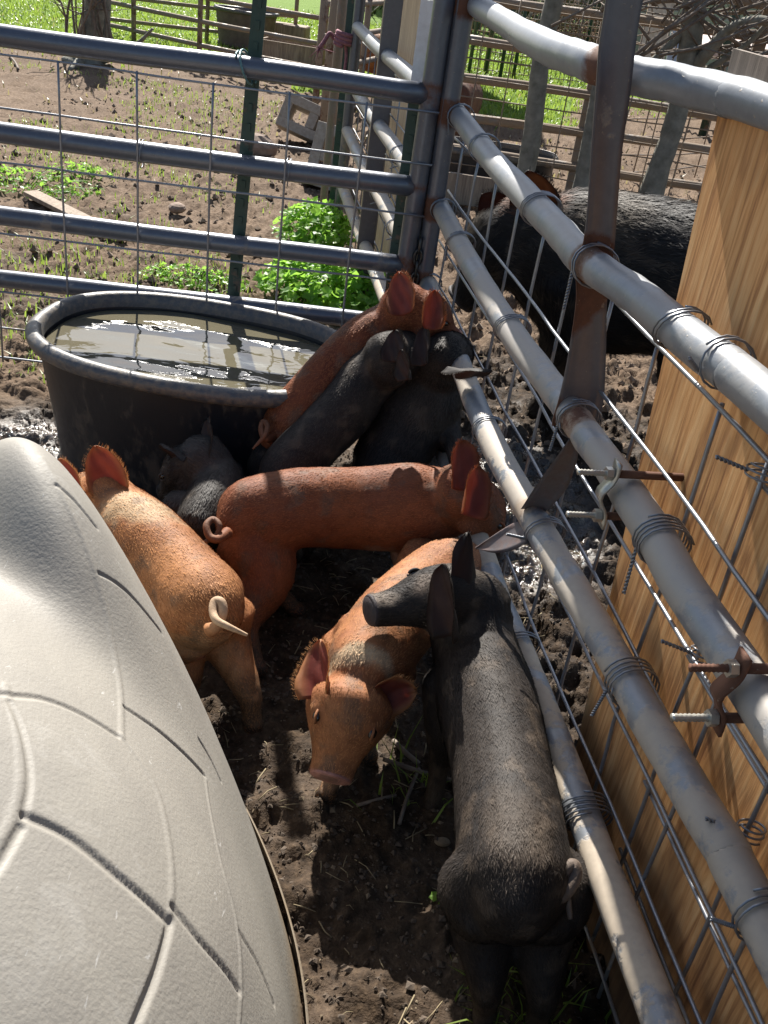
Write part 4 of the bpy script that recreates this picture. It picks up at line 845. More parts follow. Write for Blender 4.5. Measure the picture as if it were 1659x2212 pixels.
    p1 = R0+D_*l*.55+N0*l*lift*.75; p2 = R0+D_*l+N0*l*lift*.9; HV = np.stack([R0-sdv*wd-N0*.0005, R0+sdv*wd-N0*.0005, p1-sdv*wd*.7, p1+sdv*wd*.7, p2], 1).reshape(-1, 3); k = np.arange(hairs)[:, None]*5
    HF = np.vstack([np.hstack([k, k+1, k+3]), np.hstack([k, k+3, k+2]), np.hstack([k+2, k+3, k+4])])
    hx = []
    for V_, a_, e in EV:
        G_ = V_[:176].reshape(16, 11, 3); cen_ = G_[:, 5]
        for j in (0, 10):
            m_ = 130; t_ = rs.uniform(0, 14.9, m_); i0 = t_.astype(int); fr2 = (t_-i0)[:, None]; p = G_[i0, j]*(1-fr2)+G_[i0+1, j]*fr2; o_ = nrm(p-cen_[i0]); d2 = nrm(o_+a_*.9+rs.normal(size=(m_, 3))*.25); ll = (.006+.006*rs.random(m_))[:, None]*sc; sx_ = nrm(np.cross(d2, A_([.3, .5, .8])))*.0007
            hx.append(np.stack([p-sx_, p+sx_, p+d2*ll*.5-sx_*.7, p+d2*ll*.5+sx_*.7, p+d2*ll], 1).reshape(-1, 3))
    hc = C[tri[:, 0]]*(1.0 if hroot is None else 1)*.68+.32*(A_(hroot) if hroot is not None else C[tri[:, 0]])
    hcc = np.repeat(hc, 5, axis=0)
    if hx:
        HX = np.vstack(hx); nk = len(HX)//5; k = hairs*5+np.arange(nk)[:, None]*5; HV = np.vstack([HV, HX]); HF = np.vstack([HF, np.hstack([k, k+1, k+3]), np.hstack([k, k+3, k+2]), np.hstack([k+2, k+3, k+4])])
        hcc = np.vstack([hcc, np.tile(A_(hroot if hroot is not None else base)*(.6 if black else 1.1), (nk*5, 1))])
    h = new_obj('bristles', HV, HF, MAT['hair'], o, smooth=False, cols=hcc); tag(h, kind='stuff')
    return o
def W(*p): return [at(*q) for q in p]
RED = ((.23, .068, .027), (.16, .044, .020), (.15, .070, .036)); DRED = ((.27, .098, .044), (.20, .068, .033), (.14, .07, .042)); ORG = ((.40, .175, .078), (.31, .125, .056), (.30, .18, .10))
BLK = ((.019, .017, .0168), (.034, .028, .0245), (.034, .026, .020))
def leg4(hip, foot, fwd, rear, k=1.):
    """joint chain from the hip point to the foot on the ground, bent as a pig's leg is"""
    hip, foot, fwd = A_(hip), A_(foot), nrm(A_(fwd)); h = hip[2]-foot[2]; L_ = lambda t: hip*(1-t)+foot*t
    if rear: return [hip, L_(.30)+fwd*.022*k, L_(.60)-fwd*.020*k, L_(.80)-fwd*.006*k, L_(.93)+fwd*.004*k, L_(1.0)+fwd*.012*k+A_([0, 0, .010])]
    return [hip, L_(.32)-fwd*.010*k, L_(.60)+fwd*.006*k, L_(.80)+fwd*.002*k, L_(.93)+fwd*.004*k, L_(1.0)+fwd*.012*k+A_([0, 0, .010])]
HR = [.074, .060, .030, .0205, .0215, .0235]; FR = [.072, .048, .026, .0195, .0205, .0225]
# 1 big black pig in the foreground
fw_ = nrm(at(1020, 1420, .28)-at(1112, 1950, .27)); fw_[2] = 0; sdd = A_([fw_[1], -fw_[0], 0])
sp1 = [(at(1112, 1975, .275), .062, .07), (at(1112, 1915, .278), .090, .098), (at(1100, 1800, .28), .097, .105), (at(1080, 1650, .28), .095, .107), (at(1052, 1520, .285), .094, .110), (at(1030, 1425, .30), .084, .100), (at(1012, 1350, .345), .077, .088)]
rump = at(1112, 1925, .24); sh = at(1040, 1470, .25)
pig('large black pig in the foreground looking left, its rump nearest the viewer', sp1, (at(1000, 1288, .405), at(800, 1312, .415)),
    [dict(b=at(980, 1362, .415), t=at(958, 1218, .53), n=(-.70, -.68, .1), w=.068, cup=.6, rnd=True), dict(b=at(1022, 1270, .45), t=at(1008, 1150, .545), n=(-.75, .6, .2), w=.072, cup=.5, rnd=True)],
    [dict(p=leg4(rump-sdd*.045, A_([.285, .955, 0]), fw_, True), r=HR), dict(p=leg4(rump+sdd*.05, A_([.372, .955, 0]), fw_, True), r=HR),
     dict(p=leg4(at(985, 1480, .25), at(932, 1752, 0), fw_, False), r=FR), dict(p=leg4(sh+sdd*.05, sh*A_([1, 1, 0])+sdd*.055, fw_, False), r=FR)],
    dict(p=W((1150, 1960, .29), (1185, 1950, .30), (1222, 1925, .31), (1243, 1890, .325), (1238, 1868, .335), (1222, 1880, .33), (1218, 1910, .315), (1226, 1945, .292), (1232, 1985, .272)), c=(.17, .135, .11), k=1.3),
    BLK, hairs=60000, hlen=.010, hup=(.05, -.25, 1), ear='ear_black', black=True, hroot=(.052, .040, .032), hw=1.0, patches=[(at(822, 1286, .44), (.035, .02, .02), (.15, .12, .095)), (at(925, 1268, .46), (.03, .03, .02), (.13, .10, .08)), (at(1100, 1830, .38), (.07, .12, .03), (.060, .046, .035))])
# 2 orange and white pig, head down facing the viewer
fw2 = nrm(at(800, 1400, .26)-at(960, 1250, .27)); fw2[2] = 0; fw2 = nrm(fw2); s2 = A_([fw2[1], -fw2[0], 0])
sp2 = [(at(1000, 1225, .26), .06, .07), (at(965, 1248, .27), .088, .095), (at(915, 1285, .27), .092, .10), (at(862, 1335, .27), .090, .10), (at(815, 1395, .27), .086, .095), (at(785, 1440, .268), .078, .084)]
c7 = at(800, 1412, .24); r7 = at(960, 1250, .22)
pig('orange pig with a white shoulder band, head lowered and snout towards the viewer', sp2, (at(768, 1486, .250), at(714, 1680, .145)),
    [dict(b=at(700, 1492, .27), t=at(686, 1380, .335), n=(-.3, -.9, .1), w=.074, cup=.7, curl=-.1), dict(b=at(815, 1502, .265), t=at(886, 1486, .262), n=(-.05, -.9, .35), w=.080, cup=.5, curl=.3)],
    [dict(p=leg4(c7-s2*.04, at(700, 1722, 0), -A_([0, 1, 0]), False), r=FR), dict(p=leg4(c7+s2*.05, at(800, 1640, 0), fw2, False), r=FR),
     dict(p=leg4(r7-s2*.05, r7*A_([1, 1, 0])-s2*.05, fw2, True), r=HR), dict(p=leg4(r7+s2*.05, r7*A_([1, 1, 0])+s2*.05, fw2, True), r=HR)],
    dict(p=W((1005, 1222, .29), (1020, 1215, .30), (1030, 1222, .29), (1024, 1235, .28))), ORG, hairs=26000, hup=(.0, -.6, .8), patches=[(at(775, 1405, .34), (.09, .018, .12), (.56, .43, .28)), (at(720, 1660, .07), (.05, .06, .05), (.42, .26, .16))], hroot=(.52, .26, .11), hw=1.30, mz=.98, ey=(.042, .040))
# 3 red-brown pig standing across the pen
fw3 = nrm(at(930, 1095, .27)-at(520, 1125, .26)); fw3[2] = 0; fw3 = nrm(fw3); s3 = A_([fw3[1], -fw3[0], 0])
sp3 = [(at(506, 1150, .26), .060, .075), (at(545, 1125, .274), .092, .108), (at(650, 1103, .294), .097, .110), (at(780, 1100, .292), .095, .108), (at(890, 1096, .320), .096, .112), (at(960, 1088, .345), .078, .092), (at(996, 1080, .370), .064, .074)]
h5 = at(545, 1150, .22); c5 = at(890, 1120, .26)
pig('deep red pig standing across the pen with a pale belly patch and both ears up', sp3, (at(1016, 1080, .385), at(1082, 1168, .265)),
    [dict(b=at(992, 1048, .445), t=at(1004, 950, .535), n=(.45, -.85, .1), w=.080, cup=.4, rnd=True), dict(b=at(1008, 1102, .435), t=at(1036, 1008, .52), n=(.5, -.85, .1), w=.076, cup=.5, rnd=True)],
    [dict(p=leg4(h5+s3*.04, at(548, 1462, 0), fw3, True), r=[.094, .072, .035, .0215, .022, .023]), dict(p=leg4(h5-s3*.05, at(640, 1330, 0), fw3, True), r=HR),
     dict(p=leg4(c5+s3*.045, c5*A_([1, 1, 0])+s3*.05, fw3, False), r=FR), dict(p=leg4(c5-s3*.04, c5*A_([1, 1, 0])-s3*.05+fw3*.05, fw3, False), r=FR)],
    dict(p=W((492, 1150, .30), (470, 1165, .305), (452, 1158, .31), (446, 1135, .325), (460, 1122, .33), (474, 1135, .325), (466, 1158, .305), (440, 1172, .30), (418, 1184, .295)), c=(.20, .10, .06)),
    DRED, hairs=30000, hup=(-.2, -.1, 1), patches=[(at(848, 1195, .19), (.075, .07, .05), (.42, .29, .22))], hroot=(.33, .12, .05))
# 4 orange pig beside the igloo
fw4 = nrm(at(250, 1110, .29)-at(455, 1330, .27)); fw4[2] = 0; fw4 = nrm(fw4); s4 = A_([fw4[1], -fw4[0], 0])
sp4 = [(at(472, 1352, .255), .065, .078), (at(442, 1318, .27), .094, .104), (at(392, 1258, .275), .097, .106), (at(330, 1195, .28), .095, .106), (at(275, 1140, .285), .086, .098), (at(232, 1098, .295), .070, .080)]
h6 = at(450, 1335, .22); c6 = at(275, 1140, .22)
pig('orange pig beside the igloo with its pale curled tail towards the viewer', sp4, (at(212, 1080, .305), at(140, 1085, .17)),
    [dict(b=at(240, 1055, .365), t=at(205, 962, .450), n=(.35, -.9, .05), w=.088, cup=.35), dict(b=at(170, 1062, .37), t=at(128, 990, .43), n=(-.3, -.8, .1), w=.08)],
    [dict(p=leg4(h6+s4*.035, at(555, 1588, 0), fw4, True), r=[.072, .050, .029, .0215, .022, .024]), dict(p=leg4(h6-s4*.05, h6*A_([1, 1, 0])-s4*.06, fw4, True), r=HR),
     dict(p=leg4(c6+s4*.045, c6*A_([1, 1, 0])+s4*.05, fw4, False), r=FR), dict(p=leg4(c6-s4*.04, c6*A_([1, 1, 0])-s4*.05, fw4, False), r=FR)],
    dict(p=W((452, 1362, .31), (468, 1352, .325), (480, 1325, .345), (478, 1302, .36), (464, 1300, .36), (460, 1322, .35), (468, 1340, .345), (490, 1352, .34), (512, 1362, .33), (534, 1372, .32)), c=(.62, .45, .30), k=1.15),
    ((.43, .20, .085), (.33, .14, .058), (.38, .25, .15)), hairs=32000, patches=[(at(470, 1440, .2), (.11, .10, .10), (.44, .29, .17)), (at(450, 1440, .16), (.03, .02, .02), (.50, .20, .17)), (at(300, 1100, .38), (.12, .06, .05), (.50, .36, .22))], hroot=(.52, .24, .09))
# 5 small black pig by the tub
fw5 = nrm(at(410, 1000, .28)-at(440, 1130, .24)); fw5[2] = 0; fw5 = nrm(fw5); s5 = A_([fw5[1], -fw5[0], 0])
sp5 = [(at(425, 1150, .22), .060, .07), (at(450, 1112, .232), .076, .085), (at(470, 1070, .24), .080, .090), (at(465, 1040, .255), .074, .084), (at(440, 1015, .275), .060, .068)]
h7 = at(440, 1120, .2); c7b = at(465, 1050, .2)
pig('small black pig by the tub with wet ruffled back, turning its head left', sp5, (at(422, 1002, .285), at(352, 1058, .175)),
    [dict(b=at(455, 985, .325), t=at(449, 904, .40), n=(-.6, -.8, .0), w=.066, cup=.4), dict(b=at(396, 985, .325), t=at(345, 960, .345), n=(-.2, -.7, -.6), w=.06, cup=.4)],
    [dict(p=leg4(h7+s5*.04, h7*A_([1, 1, 0])+s5*.05, fw5, True), r=HR), dict(p=leg4(h7-s5*.04, h7*A_([1, 1, 0])-s5*.05, fw5, True), r=HR), dict(p=leg4(c7b+s5*.04, c7b*A_([1, 1, 0])+s5*.05, fw5, False), r=FR), dict(p=leg4(c7b-s5*.04, c7b*A_([1, 1, 0])-s5*.05, fw5, False), r=FR)],
    None, ((.034, .032, .031), (.055, .050, .046), (.04, .03, .024)), hairs=22000, hlen=.015, ear='ear_black', black=True, hroot=(.09,.082,.075), sc=.95)
# 6 red pig, 7 and 8 black pigs with forefeet up on the fence
def climb(spz): return [(at(x, y, z), a, b) for x, y, z, a, b in spz]
def lift_leg(hip, foot): 
    hip, foot = A_(hip), A_(foot); L_ = lambda t: hip*(1-t)+foot*t; return [hip, L_(.35)+A_([0, 0, -.02]), L_(.65), L_(.85), L_(1.)]
sp6 = climb([(600, 965, .31, .055, .066), (622, 935, .335, .076, .088), (675, 868, .42, .078, .090), (735, 800, .50, .076, .088), (790, 748, .56, .072, .086), (842, 710, .605, .064, .076), (880, 688, .64, .056, .064)])
h8 = at(615, 945, .28); f8 = nrm(A_([.25, .5, 0])); s8 = A_([f8[1], -f8[0], 0]); c8 = at(820, 740, .55)
pig('red pig by the tub end, standing with its snout over the fence rail', sp6, (at(902, 676, .665), at(988, 728, .61)),
    [dict(b=at(872, 670, .71), t=at(862, 586, .785), n=(-.15, -.98, .0), w=.074, cup=.35), dict(b=at(925, 700, .70), t=at(942, 626, .77), n=(.2, -.95, .0), w=.058, cup=.6)],
    [dict(p=leg4(h8+s8*.05, h8*A_([1, 1, 0])+s8*.05, f8, True), r=HR), dict(p=leg4(h8-s8*.04, h8*A_([1, 1, 0])-s8*.05, f8, True), r=HR), dict(p=lift_leg(c8, fence(.52, .33)), r=[.05, .034, .024, .019, .02]), dict(p=lift_leg(c8-s8*.03, fence(.42, .33)), r=[.05, .034, .024, .019, .02])],
    dict(p=W((590, 945, .35), (574, 948, .36), (565, 930, .375), (568, 912, .39), (577, 918, .39), (574, 938, .375), (560, 955, .355), (546, 970, .34)), c=(.24, .11, .06)), RED, hairs=26000, patches=[(at(860, 700, .68), (.10, .05, .05), (.12, .06, .035))], hroot=(.36, .14, .055))
sp7 = climb([(598, 1062, .25, .052, .062), (622, 1020, .29, .072, .084), (690, 948, .365, .076, .085), (750, 882, .435, .074, .083), (790, 822, .50, .066, .08), (838, 785, .55, .060, .068)])
h9 = at(615, 1030, .24); f9 = nrm(A_([.3, .6, 0])); s9 = A_([f9[1], -f9[0], 0]); c9 = at(790, 830, .45)
pig('slender black pig squeezed between the red pig and the broad black pig', sp7, (at(862, 770, .575), at(925, 770, .50)),
    [dict(b=at(852, 772, .62), t=at(856, 712, .68), n=(-.3, -.9, .0), w=.060, cup=.4), dict(b=at(880, 810, .60), t=at(868, 755, .655), n=(-.7, -.7, .0), w=.055, cup=.4)],
    [dict(p=leg4(h9+s9*.05, h9*A_([1, 1, 0])+s9*.05, f9, True), r=HR), dict(p=leg4(h9-s9*.04, h9*A_([1, 1, 0])-s9*.05, f9, True), r=HR), dict(p=lift_leg(c9, fence(.66, .33)), r=[.05, .034, .024, .019, .02])],
    dict(p=W((588, 1055, .26), (580, 1040, .275), (588, 1030, .285))), BLK, hairs=22000, ear='ear_black', black=True, hroot=(.075,.062,.052))
sp8 = climb([(812, 1045, .25, .070, .075), (842, 990, .29, .102, .104), (880, 930, .36, .112, .110), (910, 875, .43, .108, .106), (934, 828, .485, .094, .098), (948, 792, .53, .072, .080)])
h10 = at(850, 1000, .2); f10 = nrm(A_([.2, .6, 0])); s10 = A_([f10[1], -f10[0], 0]); c10 = at(925, 850, .44)
pig('broad black pig facing away with drooping ears, pressing its head against the fence rail', sp8, (at(958, 775, .585), at(995, 756, .52)),
    [dict(b=at(915, 780, .61), t=at(917, 704, .68), n=(-.5, -.85, .0), w=.058, cup=.5), dict(b=at(978, 798, .64), t=at(1062, 802, .68), n=(.0, -.5, -.85), w=.062, cup=.3)],
    [dict(p=leg4(h10+s10*.06, h10*A_([1, 1, 0])+s10*.06, f10, True), r=HR), dict(p=leg4(h10-s10*.05, h10*A_([1, 1, 0])-s10*.06, f10, True), r=HR), dict(p=lift_leg(c10+s10*.05, fence(.80, .33)), r=[.05, .034, .024, .019, .02])],
    None, BLK, hairs=24000, hlen=.014, ear='ear_black', black=True, hroot=(.080,.064,.052))
# sow outside
def aY(x, y, Y_): return atY(x, y, Y_)
sw = [(p_, a/2.2, b/2.2) for p_, a, b in [(aY(1600, 660, 3.25), .17, .20), (aY(1540, 640, 3.3), .22, .26), (aY(1430, 612, 3.4), .24, .29), (aY(1300, 590, 3.5), .235, .285), (aY(1205, 560, 3.55), .20, .25), (aY(1150, 545, 3.58), .16, .19)]]
fws = nrm(A_([-1., .3, 0])); ss = A_([fws[1], -fws[0], 0]); g1, g2 = aY(1540, 680, 3.3), aY(1230, 600, 3.53)
HS = [.15, .11, .055, .042, .045, .05]
pig('huge shaggy black sow with a rusty ear, standing in mud outside the fence', sw, (aY(1110, 520, 3.60), aY(985, 640, 3.62)),
    [dict(b=aY(1168, 440, 3.55), t=aY(1140, 368, 3.50), n=(-.4, -.9, .1), w=.085, cup=.4, c=(.26, .10, .035)), dict(b=aY(1085, 450, 3.70), t=aY(1040, 420, 3.68), n=(-.6, -.8, 0), w=.07)],
    [dict(p=leg4(g1-A_([0, .1, .05]), g1*A_([1, 1, 0])-A_([0, .1, 0]), fws, True, 2.2), r=A_(HS)/2.2), dict(p=leg4(g1+A_([0, .1, 0]), g1*A_([1, 1, 0])+A_([.1, .1, 0]), fws, True, 2.2), r=A_(HS)/2.2),
     dict(p=leg4(g2-A_([0, .1, 0]), g2*A_([1, 1, 0])-A_([0, .1, 0]), fws, False, 2.2), r=A_(HS)/2.2), dict(p=leg4(g2+A_([0, .08, 0]), g2*A_([1, 1, 0])+A_([.12, .1, 0]), fws, False, 2.2), r=A_(HS)/2.2)],
    None, ((.014, .013, .014), (.022, .020, .020), (.05, .038, .03)), sc=2.2, hairs=42000, hlen=.05, ear='ear_black', black=True, hroot=(.022,.020,.020),
    patches=[(aY(1160, 430, 3.55), (.10, .10, .07), (.22, .08, .03)), (aY(1310, 470, 3.4), (.12, .12, .12), (.10, .075, .05)), (aY(1000, 520, 3.62), (.15, .12, .09), (.11, .085, .06))], name='sow', group=None)

# ------------------------------------------------------------------ yard beyond the gate
Z3 = A_([0, 0, 1.])
def slab(mb, C, th, m=0):      # flat board through four corners with a real thickness
    C = [A_(c) for c in C]; n_ = nrm(np.cross(C[1]-C[0], C[3]-C[0])); V = C+[c+n_*th for c in C]
    mb.add(V, [(0, 1, 2, 3), (7, 6, 5, 4), (0, 4, 5, 1), (1, 5, 6, 2), (2, 6, 7, 3), (3, 7, 4, 0)], m); return mb
def panel(a, b, zs, uprights, label, r=.02, hgt=1.35):
    a = A_(a, float); b = A_(b, float); t = thing('corral_panel', (a+b)/2*A_([1, 1, 0]), label, 'fence panel', 'corral panels across the yard')
    for z in zs: MB().tube(spline(A_([a*A_([1, 1, 0])+Z3*z, (a+b)/2*A_([1, 1, 0])+Z3*(z-.015), b*A_([1, 1, 0])+Z3*z]), 5), r, 8, fl=.15).build('rail', MAT['far_rail'], t, attr='rust')
    for u in uprights: p = (a*(1-u)+b*u)*A_([1, 1, 0]); MB().tube([p, p+Z3*.6, p+Z3*hgt], r*1.15, 8, fl=.6).build('upright', MAT['far_rail'], t, attr='rust')
    return t
pa = at(212, 48, .15); pb = at(705, 152, .15)
panel(pa, pb, (.15, .40, .65, .90, 1.15, 1.32), (0.02, .17, .47, .98), 'rusty brown corral panel running across the yard in front of the far round tank', .026)
qa = at(195, 36, .15); qb = at(640, 84, .15)
panel(qa, qb, (.15, .42, .69, .96, 1.2), (0.01, .55, .99), 'farther corral panel crossing behind the rusty one', .024)
pc_ = atY(690, 120, 9.0)*A_([1, 1, 0]); panel(pc_, pc_+A_([.55, 2.4, 0]), (.2, .45, .7, .95, 1.2), (0, .5, 1), 'short dark corral panel at the yard corner left of the rope', .026)
for k, (x, lb) in enumerate(((706, 'rusty red-brown steel post by the yard corner'), (722, 'pale grey steel post beside the rusty post'))):
    p = atY(x, 200, 7.4+.3*k); p[2] = 0; tag(MB().tube([p, p+Z3*.9, p+Z3*1.9+A_([.03, 0, 0])], .035, 10, fl=.9*(1-k)).build('steel_post', MAT['far_rail'], None, attr='rust'), lb, 'post')
def tree(name, label, trunk, rad, extra, twigs, depth, group=None, mat='bark', droot=True):
    P = A_([atY(x, y, depth) for x, y in trunk]); P[-1, 2] = -.03; o = thing(name, P[-1]*A_([1, 1, 0]), label, 'tree', group)
    P = spline(P, 7); R_ = np.interp(np.linspace(0, 1, len(P)), np.linspace(0, 1, len(rad)), rad); R_ = R_*(1+.12*(fbm(np.arange(len(P))*.6, np.arange(len(P))*0., oct=2, seed=len(label))-.5))
    R_[-2:] *= [1.15, 1.4]; MB().tube(P, R_, 12).build('trunk', MAT[mat], o)
    for pts, r in extra:
        Q = spline(A_([atY(x, y, depth+dz) for x, y, dz in pts]), 6); MB().tube(Q, np.linspace(r[0], r[1], len(Q)), 9).build('branch', MAT[mat], o)
    if twigs:
        mb = MB()
        for a, d, l, r in twigs:
            p = A_(a); d = nrm(A_(d)); pts = [p]
            for i in range(6): d = nrm(d+rs.normal(size=3)*.16+Z3*.05); p = p+d*l/6; pts.append(p)
            mb.tube(pts, np.linspace(r, r*.3, 7), 5)
            for q in range(3):
                b = pts[2+q]; dd = nrm(d+rs.normal(size=3)*.8); mb.tube([b, b+dd*l*.2, b+dd*l*.38+Z3*.02], [r*.5, r*.35, r*.15], 4)
        mb.build('twigs', MAT['twig'], o)
    return o
tb = lambda x, y, Y_: atY(x, y, Y_)
tw = [(tb(rs.uniform(140, 250), rs.uniform(95, 115), 10.6+rs.uniform(-.15, .15)), (rs.uniform(-.35, .35), rs.uniform(-.1, .1), 1), rs.uniform(.7, 1.4), rs.uniform(.010, .018)) for _ in range(13)]
tree('gnarled_tree', 'gnarled grey tree with thin upright sprouts at the back left of the yard', [(222, -170), (212, -60), (204, 20), (196, 80), (188, 132)], [.09, .10, .105, .12, .19], [([(236, -140, .1), (232, -20, .1), (226, 70, .05), (205, 120, 0)], (.035, .055)), ([(330, 62, -.3), (300, 92, -.2), (258, 118, -.1), (215, 132, 0)], (.012, .04)), ([(150, 150, -.6), (166, 138, -.3), (186, 128, 0)], (.02, .07))], tw, 10.7)
# cinder blocks and stones
def cinder(c, ax, label, sx=.195, sy=.10, sz=.095):
    ax = A_([nrm(a) for a in ax]); mb = MB(); w_ = .036; c = A_(c)
    for j in (-1, 1): mb.box(c+ax[1]*(sy-w_)*j, sx, w_, sz, ax, jit=.001)
    for i in (-1, 0, 1): mb.box(c+ax[0]*(sx-w_)*i, w_, sy-2*w_, sz-.0015, ax, jit=.001)
    o = mb.build('cinder_block', MAT['block'], smooth=False); bevel(o, .004, 1); return tag(o, label, 'concrete block', 'concrete blocks by the fence')
b1 = at(668, 318, 0); cinder(b1+A_([0, .1, .16]), [(.95, .0, -.27), (.27, .28, .92), (.03, -1, .32)], 'tilted hollow concrete block in the yard, the farther and larger-looking of two', .25, .13, .13)
b2 = at(690, 408, 0); cinder(b2+A_([.02, .1, .19]), [(.15, .22, .96), (.95, -.1, -.12), (.1, -.97, .22)], 'hollow concrete block standing on end by the far fence, nearer of two', .20, .115, .10)
def stone(c, r, label, sq=(1, 1, .6)):
    mb = MB(); sphere(mb, (0, 0, 0), r, 0, sx=sq, n=7); V = mb.v[0]; V = V*(1+.5*(fbm(V[:, 0]*14+c[0], V[:, 1]*14, V[:, 2]*14+.1, oct=3, seed=70)-.5))[:, None]+A_(c); mb.v[0] = V
    return tag(mb.build('stone', MAT['rock'], smooth=False), label, 'stone', 'stones in the yard')
q1 = at(552, 335, 0); stone(q1+A_([0, 0, .05]), .15, 'reddish brown flat-topped stone right of the green post', (1, .8, .7))
q1 = at(385, 458, 0); stone(q1+A_([0, 0, .02]), .05, 'small rusty stone on the yard between the gate rails')
# old plank
pa_, pb_ = at(66, 421, .015), at(266, 521, .015); d = nrm(pb_-pa_); sdp = A_([-d[1], d[0], 0]); mb = MB(); mb.box((pa_+pb_)/2+Z3*.012, np.linalg.norm(pb_-pa_)/2, .045, .012, (d, sdp, Z3)); tag(bevel(mb.build('old_plank', MAT['oldwood'], smooth=False), .003), 'weathered grey plank lying on the mud behind the gate', 'plank')
def stick(p, q, r, lab, z=.012):
    P = [at(*p, z), at((p[0]+q[0])/2+rs.normal()*3, (p[1]+q[1])/2+rs.normal()*2, z+.006), at(*q, z)]; return tag(MB().tube(spline(A_(P), 4), [r]*9, 6).build('stick', MAT['twig']), lab, 'stick', 'sticks lying on the ground')
for p, q, r, lab in (((828, 1640), (990, 1690), .005, 'green-brown stick beside the lowered pig head, farthest of the bunch'), ((850, 1600), (905, 1650), .006, 'short thick stick right of the lowered ear'), ((862, 1780), (905, 1660), .004, 'thin stick pointing at the viewer between the two front pigs'), ((770, 1740), (855, 1718), .004, 'thin stick right of the lowered snout'), ((40, 150), (20, 120), .01, 'bleached curved twig at the far left of the yard')):
    stick(p, q, r, lab)
mb = MB(); c = at(1900/3024*1659*0+955, 1818, .006); sphere(mb, c, .014, 0, sx=(1.2, .8, .5), n=6); tag(mb.build('wood_chip', MAT['chaff'], smooth=False), 'pale chip of wood on dark mud left of the large black pig', 'chip')
# feed trough and slab behind the panels
c = at(640, 148, 0); mb = MB(); ax = (nrm(A_([1, -.12, 0])), nrm(A_([.12, 1, 0])), Z3)
for j in (-1, 1): mb.box(c+ax[1]*.22*j+Z3*.14, .42, .012, .14, ax)
for i in (-1, 1): mb.box(c+ax[0]*.42*i+Z3*.14, .012, .22, .138, ax)
mb.box(c+Z3*.02, .40, .2, .012, ax); tag(mb.build('feed_trough', MAT['oldwood'], smooth=False), 'low wooden feed trough behind the rusty corral panel', 'trough')
c = at(615, 108, 0); mb = MB().box(c+Z3*.16, .30, .16, .16, ax, jit=.008); tag(bevel(mb.build('wooden_crate', MAT['oldwood'], smooth=False), .02), 'squat brown crate next to the far round tank', 'crate')
# ------------------------------------------------------------------ right-hand background
YF = 7.2
def fz(x, y): return atY(x, y, YF)[2]
rf = thing('pipe_fence', (1.6, YF, 0), 'muddy brown pipe rail fence crossing behind the sow', 'fence')
x0, x1 = atY(955, 200, YF)[0], 6.2
for z in (fz(1020, 402), fz(1115, 341), fz(1149, 271), fz(1153, 192), fz(1123, 103), fz(1190, 18), fz(1190, -60)):
    P = spline(A_([[x, YF+.03*math.sin(x*2), z+.012*math.sin(x*1.7+z*9)] for x in np.linspace(x0, x1, 9)]), 4); MB().tube(P, .031, 9, fl=.1).build('rail', MAT['far_rail'], rf, attr='rust')
zt = fz(1190, -60)+.1
for x in (atY(960, 300, YF)[0], atY(1258, 300, YF)[0], atY(1585, 300, YF)[0], 5.0): MB().box(A_([x, YF+.045, zt/2]), .04, .012, zt/2, fl=.2).build('post', MAT['far_rail'], rf, smooth=False, attr='rust')
nf = thing('livestock_mesh', (1.6, YF+.2, 0), 'muddy wire mesh along the pipe fence behind the trees', 'wire panel'); mb = MB()
for i in range(11): mb.tube(wiggle(A_([[x, YF-.06, .06+.115*i] for x in np.linspace(x0, x1, 24)]), .05, i+120), .0045, 4)
for i in range(30): mb.tube(wiggle(A_([[x0+.21*i, YF-.065, z] for z in np.linspace(0, 1.25, 6)]), .03, i+140), .0045, 4)
mb.build('wires', MAT['far_rail'], nf, attr='rust')
nf = thing('livestock_mesh', (2.0, 9.0, 0), 'sagging wire mesh slanting away behind the trees on the right', 'wire panel'); mb = MB()
for i in range(9): mb.tube(wiggle(A_([[1.2+t*2.2, 8.2+t*1.9+.1*math.sin(t*5), .08+.14*i-.03*math.sin(t*6)] for t in np.linspace(0, 1.5, 20)]), .06, i+180), .006, 4)
for i in range(16): mb.tube(wiggle(A_([[1.2+.1*i*2.2, 8.2+.1*i*1.9, z] for z in np.linspace(0, 1.2, 4)]), .03, i+200), .006, 4)
mb.build('wires', MAT['far_rail'], nf, attr='rust')
TG = 'bare trees by the pipe fence'
def twl(n, xr, yr, Y_, dirx, L_=(.6, 1.6), r=(.006, .014)): return [(atY(rs.uniform(*xr), rs.uniform(*yr), Y_+rs.uniform(-.5, .4)), (dirx*rs.uniform(.5, 1.4), rs.uniform(-.3, .3), rs.uniform(.15, .9)), rs.uniform(*L_), rs.uniform(*r)) for _ in range(n)]
tree('bare_tree', 'slim pale-barked tree rising left of the torn metal stay', [(1222, -160), (1206, -40), (1172, 110), (1160, 200), (1150, 290), (1136, 370), (1126, 425)], [.050, .058, .060, .058, .062, .064, .072], [], twl(3, (1160, 1210), (-60, 60), 7.0, 1, (.4, .8)), 6.9, TG)
tree('bare_tree', 'thin leaning tree seen just right behind the torn metal stay', [(1340, -120), (1318, 30), (1300, 150), (1280, 260), (1264, 350), (1250, 435)], [.03, .035, .040, .045, .05, .06], [], twl(4, (1290, 1340), (-60, 100), 6.9, 1), 6.8, TG)
